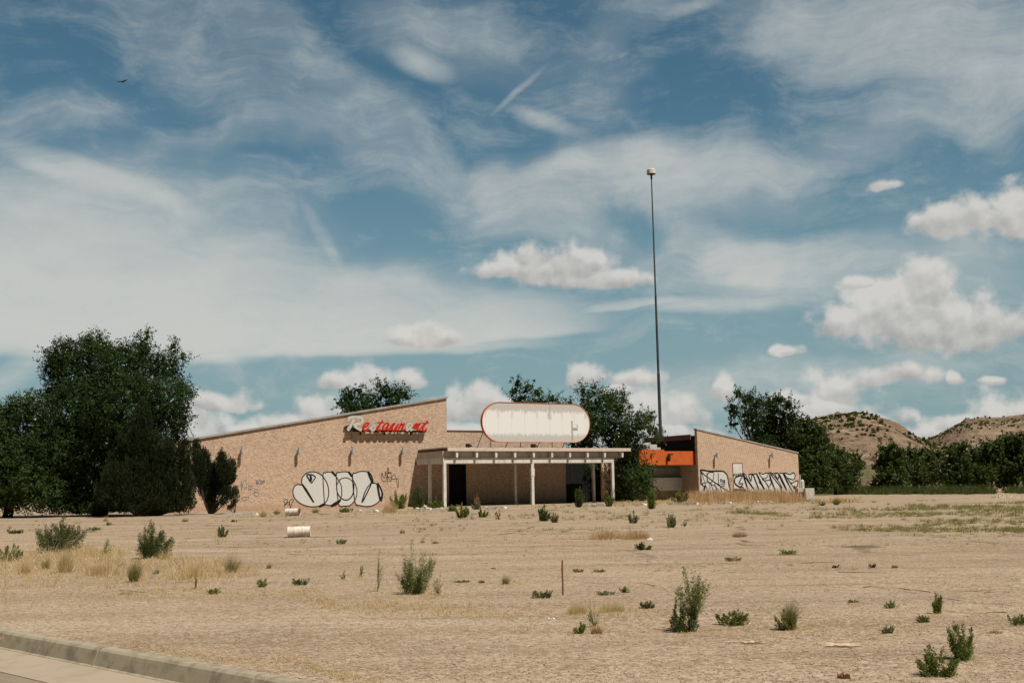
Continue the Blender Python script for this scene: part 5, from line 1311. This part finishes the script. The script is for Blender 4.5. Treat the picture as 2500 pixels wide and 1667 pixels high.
# right
PL('tall_shrub', 1676, 1535, 64, 86, 'bush', 'wdark', 'two tiered dark shrub, tallest plant in the right foreground', 'bush', full=2.2,
   extra=[('upper_branch', 15, 38, 116, 92, 'upright', 'wgreen', 2.0), ('side_branch', -28, 50, 36, 16, 'sparse', 'wdark', .6)])
PL('green_bush', 1791, 1520, 42, 80, 'bush', 'wgreen', 'low spreading green bush right of the two tiered shrub', full=1.8)
PL('yellow_bush', 1928, 1535, 50, 72, 'bush', 'wyel', 'round yellow bush with feathery straw top in right foreground', 'bush', full=2.0, extra=[('plume', 0, 12, 74, 84, 'tussock', 'wyel', 1.6)])
PL('thin_weed', 2289, 1499, 60, 30, 'upright', 'wgreen', 'narrow upright green weed in front of the dark asphalt crack', full=1)
PL('flat_weed', 2176, 1487, 20, 38, 'flat', 'wgreen', 'light green weed left of the narrow upright weed', full=1.3)
PL('flat_weed', 2254, 1520, 22, 34, 'flat', 'wgreen', 'light green weed below the narrow upright weed', full=1.2)
PL('flat_weed', 2166, 1545, 22, 38, 'flat', 'wgrey', 'pale green weed lowest of the three light weeds at right', full=1.2)
PL('green_bush', 2290, 1650, 78, 96, 'bush', 'wgreen', 'lower left bush of the pair nearest the camera at right', full=2.0)
PL('green_bush', 2355, 1617, 100, 92, 'upright', 'wgreen', 'taller right bush of the pair nearest the camera at right', full=2.0)
PL('green_bush', 2484, 1524, 26, 48, 'flat', 'wgreen', 'green weed cut by the right edge of the picture', full=2)
PL('dry_tuft', 2428, 1545, 13, 46, 'dead', 'wrust', 'flat orange dry tuft near the right edge', full=.6)
PL('flat_weed', 1923, 1352, 13, 46, 'flat', 'wgreen', 'flat green weed in mid lot right of the reddish tuft', full=1.2)
PL('flat_weed', 1787, 1367, 12, 42, 'flat', 'wyel', 'flat yellow weed in mid lot beyond the two tiered shrub', full=1)
PL('dry_tuft', 1805, 1311, 18, 44, 'dead', 'wrust', 'reddish dry tuft in mid lot', full=.8)
PL('flat_weed', 2038, 1384, 9, 18, 'flat', 'wdark', 'leftmost of three small dark tufts in a row at right', full=.5)
PL('flat_weed', 2130, 1384, 13, 20, 'flat', 'wdark', 'middle of three small dark tufts in a row at right', full=.5)
PL('flat_weed', 2184, 1387, 7, 16, 'flat', 'wyel', 'rightmost of three small tufts in a row at right', full=.5)
PL('flat_weed', 2082, 1471, 9, 32, 'flat', 'wyel', 'flat olive weed on the dirt right of the yellow bush', full=.8)
PL('green_bush', 2042, 1232, 24, 34, 'tussock', 'wyel', 'olive tussock right of the last wheel stop', full=1.5)
PL('green_weed', 2007, 1234, 10, 16, 'flat', 'wgreen', 'small weed between the last wheel stop and olive tussock', full=.6)

# ------------------------------------------------------------------ ground cover that nobody could count
def cover(name, label, cat, spots, mat, hpx, seg=3, wide=1.0):
    """spots: (x,y) photo pixels of tufts; each tuft a few blades"""
    Vs, Fs, off = [], [], 0
    for (x, y, s) in spots:
        p, k = place(x, y); n = int(9 + 6 * s)
        a = rng.uniform(0, 6.283, n); r = rng.random(n) * hpx * k * s * 1.4 * wide; L = hpx * k * s * rng.uniform(.5, 1.1, n)
        bx = p.x + np.cos(a) * r * .5; by = p.y + np.sin(a) * r * .5; tx = p.x + np.cos(a) * r * 1.1; ty = p.y + np.sin(a) * r * 1.1
        sd_ = rng.uniform(0, 3.14, n); wd = max(.5 * k, .003)
        V = np.zeros((n, 4, 3)); z = p.z
        V[:, 0] = np.stack([bx + np.cos(sd_) * wd, by + np.sin(sd_) * wd, np.full(n, z)], -1)
        V[:, 1] = np.stack([bx - np.cos(sd_) * wd, by - np.sin(sd_) * wd, np.full(n, z)], -1)
        V[:, 2] = np.stack([tx - np.cos(sd_) * wd * .2, ty - np.sin(sd_) * wd * .2, z + L], -1)
        V[:, 3] = np.stack([tx + np.cos(sd_) * wd * .2, ty + np.sin(sd_) * wd * .2, z + L], -1)
        Vs.append(V.reshape(-1, 3)); Fs.append(np.arange(n * 4).reshape(-1, 4) + off); off += n * 4
    V = np.concatenate(Vs); Fq = np.concatenate(Fs)
    tag(link(name, fast_mesh(name, V, Fq.ravel(), 4), MT[mat]), label, cat, kind='stuff')
def band(pts, n, jit, s0=.6, s1=1.3):
    out = []
    for _ in range(n):
        t = random.random() * (len(pts) - 1); i = int(t); f = t - i
        a, b_ = pts[i], pts[min(i + 1, len(pts) - 1)]
        out.append((a[0] + (b_[0] - a[0]) * f + random.gauss(0, 8), a[1] + (b_[1] - a[1]) * f + random.gauss(0, jit), random.uniform(s0, s1)))
    return out
def area(x0, x1, y0, y1, n, s0=.5, s1=1.3):
    # even on the ground: more per picture row far away, thinned in patches
    out = []
    for _ in range(n * 4):
        if len(out) >= n: break
        x = random.uniform(x0, x1); y = random.uniform(y0, y1); g_ = ground(x, y)
        if vnoise(g_.x * .21 + 3, g_.y * .21) + .35 * vnoise(g_.x * .9, g_.y * .9) > .70: out.append((x, y, random.uniform(s0, s1)))
    return out
cover('dry_litter', 'pale dry litter gathered round the feet of the foreground bushes', 'dry grass', LITTER, 'straw', 10, wide=1.5)
cover('dry_grass', 'bleached straw litter lying in rows across the foreground dirt', 'dry grass',
      band([(0, 1425), (120, 1420), (330, 1436), (470, 1440), (640, 1445), (780, 1440)], 380, 9, .3, 1.0) + band([(0, 1465), (200, 1455), (420, 1447), (700, 1452), (800, 1470)], 260, 5, .3, .7) +
      band([(760, 1475), (860, 1482), (960, 1486), (1060, 1488), (1150, 1495)], 330, 8, .3, 1.3) + band([(1150, 1495), (1300, 1500), (1500, 1495), (1650, 1510)], 260, 8, .4, .9) +
      band([(1650, 1545), (1850, 1540), (2050, 1535), (2250, 1548)], 160, 9, .4, .9) + band([(680, 1600), (760, 1630), (860, 1655), (930, 1667)], 250, 7, .4, .9) + band([(300, 1568), (520, 1605), (700, 1630)], 260, 5, .3, .8) +
      area(0, 2500, 1330, 1560, 700, .2, .8) + area(0, 2500, 1265, 1340, 500, .2, .7) + area(300, 700, 1395, 1420, 160, .5, 1.0) + area(0, 560, 1350, 1415, 300, .6, 1.3), 'straw', 11)
cover('straw_grass', 'loose standing straw filling the gaps between the tussocks at left', 'dry grass',
      band([(0, 1385), (120, 1392), (230, 1392), (330, 1400), (440, 1402), (560, 1396)], 200, 14, .25, 1.3) + band([(0, 1360), (100, 1372), (240, 1372)], 60, 10, .4, 1.1) + band([(430, 1405), (620, 1400)], 90, 8, .3, .8) + band([(190, 1350), (300, 1365)], 110, 9, .4, 1.0), 'straw', 27, wide=1.1)
cover('pink_dry_grass', 'tall pinkish dry grass along the foot of the right brick wing', 'dry grass',
      band([(1690, 1224), (1760, 1222), (1850, 1221), (1955, 1222)], 620, 2.5, .3, 1.35), 'pinkstraw', 25, wide=.7)
cover('dry_grass', 'short tan dry grass along the row of wheel stops', 'dry grass',
      band([(560, 1262), (760, 1256), (960, 1252), (1100, 1245)], 160, 3, .4, .9) + band([(1500, 1233), (1620, 1226), (1720, 1228), (1950, 1227), (2100, 1222)], 420, 3, .4, 1.1) + area(1150, 2000, 1240, 1330, 220, .3, .6), 'straw', 9)
cover('ground_weeds', 'low yellow green weeds scattered over the right half of the lot', 'weeds',
      area(1980, 2500, 1222, 1300, 900, .4, 1.2) + area(2150, 2500, 1222, 1262, 260, .4, 1.1) + area(1100, 2000, 1236, 1285, 170, .4, 1.1) + band([(1780, 1252), (1850, 1254), (1920, 1258)], 60, 2, .7, 1.2) + area(2050, 2500, 1290, 1312, 60, .5, 1.2) +
      band([(2440, 1296), (2500, 1298)], 50, 2, .8, 1.4) + area(1500, 2500, 1330, 1480, 90, .3, .8) + area(1440, 1720, 1328, 1345, 60, .5, .9), 'wyel', 9, wide=1.3)
cover('ground_weeds', 'scattered darker green weeds dotted over the lot', 'weeds',
      area(1000, 2500, 1226, 1300, 150, .4, 1.2) + area(0, 1100, 1268, 1330, 60, .3, .9) + area(1650, 2500, 1340, 1540, 34, .4, .9) + area(700, 1300, 1385, 1440, 20, .4, .9), 'wgreen', 8, wide=1.4)
cover('tall_grass', 'dense strip of tall green grass along the foot of the far trees', 'tall grass',
      band([(1995, 1205), (2058, 1205)], 260, .8, .7, 1.1) + band([(2078, 1205), (2225, 1205)], 520, .9, .4, 1.2) + band([(2238, 1205), (2420, 1204)], 560, .9, .4, 1.15) + band([(2465, 1203), (2560, 1203)], 300, .8, .5, 1.1), 'wdark', 20, wide=.6)

# ------------------------------------------------------------------ wheel stops
def wheel_stop(x0, x1, y, hpx, label, worn=True):
    a = ground(x0, y); b_ = ground(x1, y); mid = (a + b_) / 2; mid.z = float(gz(mid.x, mid.y))
    k = mid.y / FPX; L = (b_ - a).length; rz = math.atan2(b_.y - a.y, b_.x - a.x)
    t = MB(); n = 10; h = max(hpx * k * 1.25, .22); V = []
    for i in range(n + 1):
        x = -L / 2 + L * i / n; hh = h * (rng.uniform(.55, 1.0) if worn else rng.uniform(.92, 1)) * (.5 if (worn and i in (0, n)) else 1)
        w = .19 * rng.uniform(.8, 1.1)
        V += [(x, -w, -.05), (x, -w * .7, hh), (x, w * .7, hh * rng.uniform(.85, 1)), (x, w, -.05)]
    Fc = [(4 * i + j, 4 * i + 4 + j, 4 * i + 5 + j, 4 * i + 1 + j) for i in range(n) for j in range(3)] + [(0, 1, 2, 3), (4 * n + 3, 4 * n + 2, 4 * n + 1, 4 * n)]
    t.add(V, Fc); o = t.build('wheel_stop', MT['stop']); o.location = mid; o.rotation_euler = (0, 0, rz)
    tag(o, label, 'wheel stop', 'broken white wheel stops in front of the building')
MT['stop'] = mat_plain('chipped_white_concrete', (.84, .82, .78), (.56, .47, .38), .85, 3, .4, bump=.5)
for a in ((553, 628, 1258, 5, 'leftmost long white wheel stop near the ragged juniper', False), (867, 924, 1250, 6, 'white wheel stop below the right end of the bubble graffiti'),
          (1015, 1054, 1244, 4, 'cracked wheel stop half left of the front left canopy post'), (1056, 1098, 1244, 4, 'wheel stop half right at the foot of the front left canopy post'),
          (1180, 1236, 1241, 4, 'low white wheel stop between the left and middle canopy posts'), (1427, 1486, 1235, 3, 'thin wheel stop between the two right canopy posts'),
          (1527, 1578, 1233, 4, 'broken wheel stop in front of the elm by the canopy'), (1636, 1704, 1232, 5, 'clean wheel stop in front of the grey shutter', False),
          (1744, 1785, 1229, 3, 'short wheel stop below the rounded block graffiti'), (1846, 1888, 1228, 4, 'crumbled wheel stop below the spiky graffiti'),
          (1946, 2006, 1225, 4, 'rightmost wheel stop in front of the utility box', False)):
    wheel_stop(*a)

# ------------------------------------------------------------------ drums
def drum(px, py, lpx, rpx, rz, label, openend):
    p = ground(px, py); k = p.y / FPX; r = rpx * k; L = lpx * k
    p.z = float(gz(p.x, p.y))
    t = empty('steel_drum', p, rz); tag(t, label, 'drum')
    prof = []
    N = 26
    for i in range(N + 1):
        u = i / N; x = -L / 2 + L * u; rr = r
        for c in (.33, .67):
            if abs(u - c) < .025: rr = r * 1.045
        if u < .02 or u > .98: rr = r * 1.03
        prof.append((x, rr))
    n = 28; V = [(x, rr * math.cos(2 * math.pi * j / n), r * 1.03 + rr * math.sin(2 * math.pi * j / n)) for x, rr in prof for j in range(n)]
    Fc = [(i * n + j, i * n + (j + 1) % n, (i + 1) * n + (j + 1) % n, (i + 1) * n + j) for i in range(N) for j in range(n)]
    mb = MB(); mb.add(V, Fc); mb.build('shell', MT['drumw'], t)
    for s, mt in ((-1, 'rust' if openend == -1 else 'drumw'), (1, 'rust' if openend == 1 else 'drumw')):
        mb = MB(); x = s * (L / 2 - .03); mb.tube([(x, 0, r * 1.03), (x - s * .01, 0, r * 1.03)], r * .97, 28); mb.build('lid', MT[mt if mt == 'rust' else 'lidgrey'], t)
MT['lidgrey'] = mat_plain('grey_lid', (.30, .27, .23), (.12, .09, .07), .8, 9, .8)
drum(730, 1311, 54, 12.6, math.radians(8), 'near white drum lying on its side with two ribs and grey end', 2)
drum(715, 1259, 34, 8.8, math.radians(-14), 'far white drum lying by the wall below the bubble graffiti, rusty open end', 1)

# ------------------------------------------------------------------ stake, scraps, rubble, bird
p, k = place(1374, 1453)
mb = MB(); mb.tube([(0, 0, -.1), (.004, 0, 30 * k), (-.002, 0, 60 * k), (.006, 0, 84 * k)], [2.2 * k, 2.0 * k, 2.1 * k, 1.9 * k], 7)
o = mb.build('rusty_stake', MT['rust']); o.location = p; tag(o, 'thin rusty metal stake standing upright in the dirt', 'stake')
def scrap(px, py, wpx, label, mat, ang=.2, cat='debris', h=.02):
    p, k = place(px, py); w = wpx * k; mb = MB(); n = 7; V = []
    for i in range(n + 1):
        x = -w / 2 + w * i / n; d = w * .10 * (1 - abs(2 * i / n - 1) ** 2) + .01
        V += [(x, -d, h * rng.uniform(0.3, 1.6)), (x, d, h * rng.uniform(.5, 2.0)), (x, d * .8, 0), (x, -d * .8, 0)]
    Fc = [(4 * i + j, 4 * i + 4 + j, 4 * i + 4 + (j + 1) % 4, 4 * i + (j + 1) % 4) for i in range(n) for j in range(4)] + [(0, 1, 2, 3), (4 * n + 3, 4 * n + 2, 4 * n + 1, 4 * n)]
    mb.add(V, Fc); o = mb.build('scrap', mat); o.location = p; o.location.z += .01; o.rotation_euler = (0, 0, ang); tag(o, label, cat)
PALE = mat_plain('pale_bark', (.60, .46, .32), (.40, .26, .17), .85, 9)
scrap(1842, 1574, 60, 'pale curled scrap below the low spreading green bush', PALE, -.1)
scrap(2058, 1580, 78, 'long pale curled scrap on the dirt right of centre', PALE, -.15, h=.035)
scrap(2060, 1654, 30, 'rust brown scrap at the bottom right of the foreground', MT['rust'], -.3, h=.03)
scrap(1588, 1321, 14, 'white rag beside the small round dark bush', MT['white'], .1, h=.05)
scrap(1347, 1512, 18, 'small white scrap left of the airy weed', MT['white'], .1, h=.02)
scrap(1032, 1238, 22, 'tan driftwood piece beside the canopy shadow bush', PALE, .3, h=.15)
def rubble(px, py, wpx, hpx, n, label, name='rubble_pile', mat=None):
    p, k = place(px, py); V = []; Fc = []
    mb = MB()
    for i in range(n):
        a = random.random() * 6.28; r = math.sqrt(random.random()); x = math.cos(a) * r * wpx * k / 2; y = math.sin(a) * r * wpx * k / 3; z = hpx * k * (1 - r) * random.random()
        s = random.uniform(.5, 1.3) * hpx * k * .22 + .03
        q = [(x + s * random.uniform(.6, 1.2) * dx, y + s * random.uniform(.6, 1.2) * dy, max(z + s * dz * random.uniform(.5, 1), -.02)) for dx, dy, dz in ((-1, -1, -.5), (1, -1, -.5), (1, 1, -.5), (-1, 1, -.5), (-.7, -.7, .6), (.7, -.7, .6), (.7, .7, .6), (-.7, .7, .6))]
        mb.add(q, [(0, 3, 2, 1), (4, 5, 6, 7), (0, 1, 5, 4), (1, 2, 6, 5), (2, 3, 7, 6), (3, 0, 4, 7)])
    o = mb.build(name, mat or MT['conc']); o.location = p; tag(o, label, 'rubble')
rubble(2456, 1214, 62, 10, 160, 'low heap of pale gravel near the far trees at right', mat=mat_plain('cream_gravel', (.62, .52, .36)))
rubble(1908, 1220, 24, 5, 14, 'few white rubble pieces in the dry grass by the utility box', mat=MT['stop'])

def bird():
    dep = 95.0; c = at_depth(299, 199, dep); k = dep / FPX
    sp = []
    def W(x, y, z): return (x * k, y * k, z * k)
    mb = MB()
    # one continuous surface: left tip - left wing - body - right wing - right tip, with leading and trailing edges
    st = [(-14, 0.6, .2, .3, 0), (-11, -.4, 2.6, .5, 0), (-6, -.9, 3.6, .7, 0), (-2, -.9, 3.4, 1.1, 0), (0, -.8, 4.6, 1.7, 0), (2, -.3, 3.6, 1.1, 0), (6, 1.2, 3.4, .7, 0), (10, 3.0, 2.4, .4, 0), (13, 4.6, .2, .2, 0)]
    rings = []
    for x, z, ch, th, _ in st:
        rings.append([W(x, -ch, z), W(x, 0, z + th), W(x, ch, z), W(x, 0, z - th)])
    V = [v for r in rings for v in r]; Fc = [(4 * i + j, 4 * i + (j + 1) % 4, 4 * i + 4 + (j + 1) % 4, 4 * i + 4 + j) for i in range(len(st) - 1) for j in range(4)] + [(0, 1, 2, 3), (35, 34, 33, 32)]
    mb.add(V, Fc)
    mb.tube([W(0, -5.5, -2.6), W(0, -4, -2.0), W(0, -1, -1.0), W(0, 3, -.9), W(0, 7, -.8)], [.3 * k, 1.1 * k, 1.7 * k, 1.3 * k, .5 * k], 8)
    mb.add([W(-.5, 6, -.8), W(.5, 6, -.8), W(2.2, 10, -.9), W(-2.2, 10, -.9)], [(0, 1, 2, 3)])
    o = mb.build('bird', MT['feather'], smooth=True); o.location = c; tag(o, 'dark soaring bird with spread wings high in the left sky', 'bird')
bird()

# open cracks and broken edges of the old asphalt: thin dark gaps in the dirt
def cracks(lines):
    Vs, Fs, off = [], [], 0
    for pts, wd in lines:
        P = [ground(x, y) for x, y in pts]; Q = []
        for a, b_ in zip(P[:-1], P[1:]):
            m = max(3, int((b_ - a).length / .22)); Q += [a.lerp(b_, i / m) for i in range(m)]
        n = len(Q); ph = random.random() * 90
        for i in range(n - 1):
            gap = .6 * vnoise(i * .10 + ph, ph) + .4 * vnoise(i * .43 + ph, 5)
            if gap < .44: continue
            a, b_ = Q[i], Q[i + 1]; j0 = (vnoise(i * .35 + ph, 3) - .5) * 1.1 + (vnoise(i * .9, ph) - .5) * .3; j1 = (vnoise((i + 1) * .35 + ph, 3) - .5) * 1.1 + (vnoise((i + 1) * .9, ph) - .5) * .3
            w0 = wd * (.15 + 1.4 * float(vnoise(i * .6 + ph, 8))) * min(1, (gap - .44) * 8); w1 = wd * (.15 + 1.4 * float(vnoise((i + 1) * .6 + ph, 8)))
            q = [(a.x, a.y + j0 - w0), (b_.x, b_.y + j1 - w1), (b_.x, b_.y + j1 + w1), (a.x, a.y + j0 + w0)]
            Vs += [(x, y, float(gz(x, y)) + .006) for x, y in q]; Fs += [off, off + 1, off + 2, off + 3]; off += 4
    tag(link('asphalt_cracks', fast_mesh('asphalt_cracks', np.array(Vs), Fs, 4), mat_plain('crack_soil', (.13, .088, .058), (.20, .14, .095), .95, 6)), 'dark cracks and broken edges of old asphalt showing through the dirt', 'cracks', kind='stuff')
cracks([([(2020, 1418), (2150, 1431), (2300, 1440), (2520, 1452)], .10), ([(2080, 1452), (2250, 1463), (2400, 1474), (2520, 1480)], .09), ([(2300, 1490), (2520, 1500)], .05), ([(2120, 1435), (2260, 1442)], .05),
        ([(1420, 1420), (1520, 1424), (1625, 1431)], .06), ([(1150, 1393), (1185, 1389), (1222, 1393)], .16), ([(1225, 1396), (1400, 1400)], .03), ([(555, 1283), (600, 1283)], .14), ([(575, 1302), (700, 1303)], .12), ([(600, 1313), (710, 1313)], .08),
        ([(1120, 1294), (1250, 1296), (1400, 1292), (1520, 1295)], .14), ([(1180, 1306), (1300, 1304)], .10), ([(980, 1315), (1010, 1315)], .08), ([(1040, 1284), (1120, 1286)], .12), ([(1560, 1292), (1720, 1290)], .14), ([(1600, 1308), (1650, 1308)], .1),
        ([(1850, 1290), (2020, 1293)], .14), ([(1950, 1270), (2046, 1272)], .3), ([(2240, 1311), (2360, 1309), (2520, 1318)], .12), ([(2380, 1324), (2520, 1327)], .14), ([(2180, 1334), (2300, 1338)], .1), ([(800, 1262), (900, 1263)], .15), ([(620, 1246), (560, 1268)], .0),
        ([(1760, 1330), (1900, 1333)], .05), ([(1960, 1374), (2080, 1372)], .04), ([(2400, 1392), (2520, 1398)], .09), ([(2440, 1402), (2520, 1408)], .12), ([(1700, 1390), (1800, 1388)], .04), ([(240, 1440), (420, 1450)], .03), ([(1680, 1545), (1840, 1552)], .025),
        ([(300, 1274), (420, 1272)], .1), ([(400, 1293), (500, 1292)], .1), ([(900, 1330), (1010, 1326)], .05), ([(1300, 1340), (1420, 1338)], .05), ([(780, 1300), (930, 1296)], .1), ([(2050, 1400), (2200, 1404)], .04)])

# shrubs dotted over the hills
def hill_shrubs(HV, n, label):
    P = HV.reshape(-1, 3); m = P[:, 2] > 6; P = P[m]; wgt = np.clip(fbm(P[:, 0] * .03, P[:, 1] * .03, 4) * 5 + .35, .01, 1) ** 1.5; sel = P[rng.choice(len(P), n, p=wgt / wgt.sum())]
    k = 18; c = np.repeat(sel, k, 0) + unit(n * k) * (rng.random((n * k, 1)) * np.repeat(rng.uniform(.3, 1.15, (n, 1)), k, 0)) + rng.normal(size=(n * k, 3)) * .1
    jig = np.repeat(rng.uniform(-1.5, 1.5, (n, 2)), k, 0); c[:, :2] += jig; c[:, 2] += .1
    a = unit(n * k) * .55; b_ = np.cross(a, unit(n * k)); b_ = b_ / np.linalg.norm(b_, axis=1, keepdims=True) * .35
    V = leaf_quads(c, a, b_).reshape(-1, 3)
    tag(link('hill_shrubs', fast_mesh('hill_shrubs', V, np.arange(len(V)), 4), MT['farleaf']), label, 'shrubs', kind='stuff')
hill_shrubs(HV1, 2600, 'dark scrub dotted over the nearer rocky hill')
hill_shrubs(HV2, 4200, 'dark scrub dotted over the farther right hill')
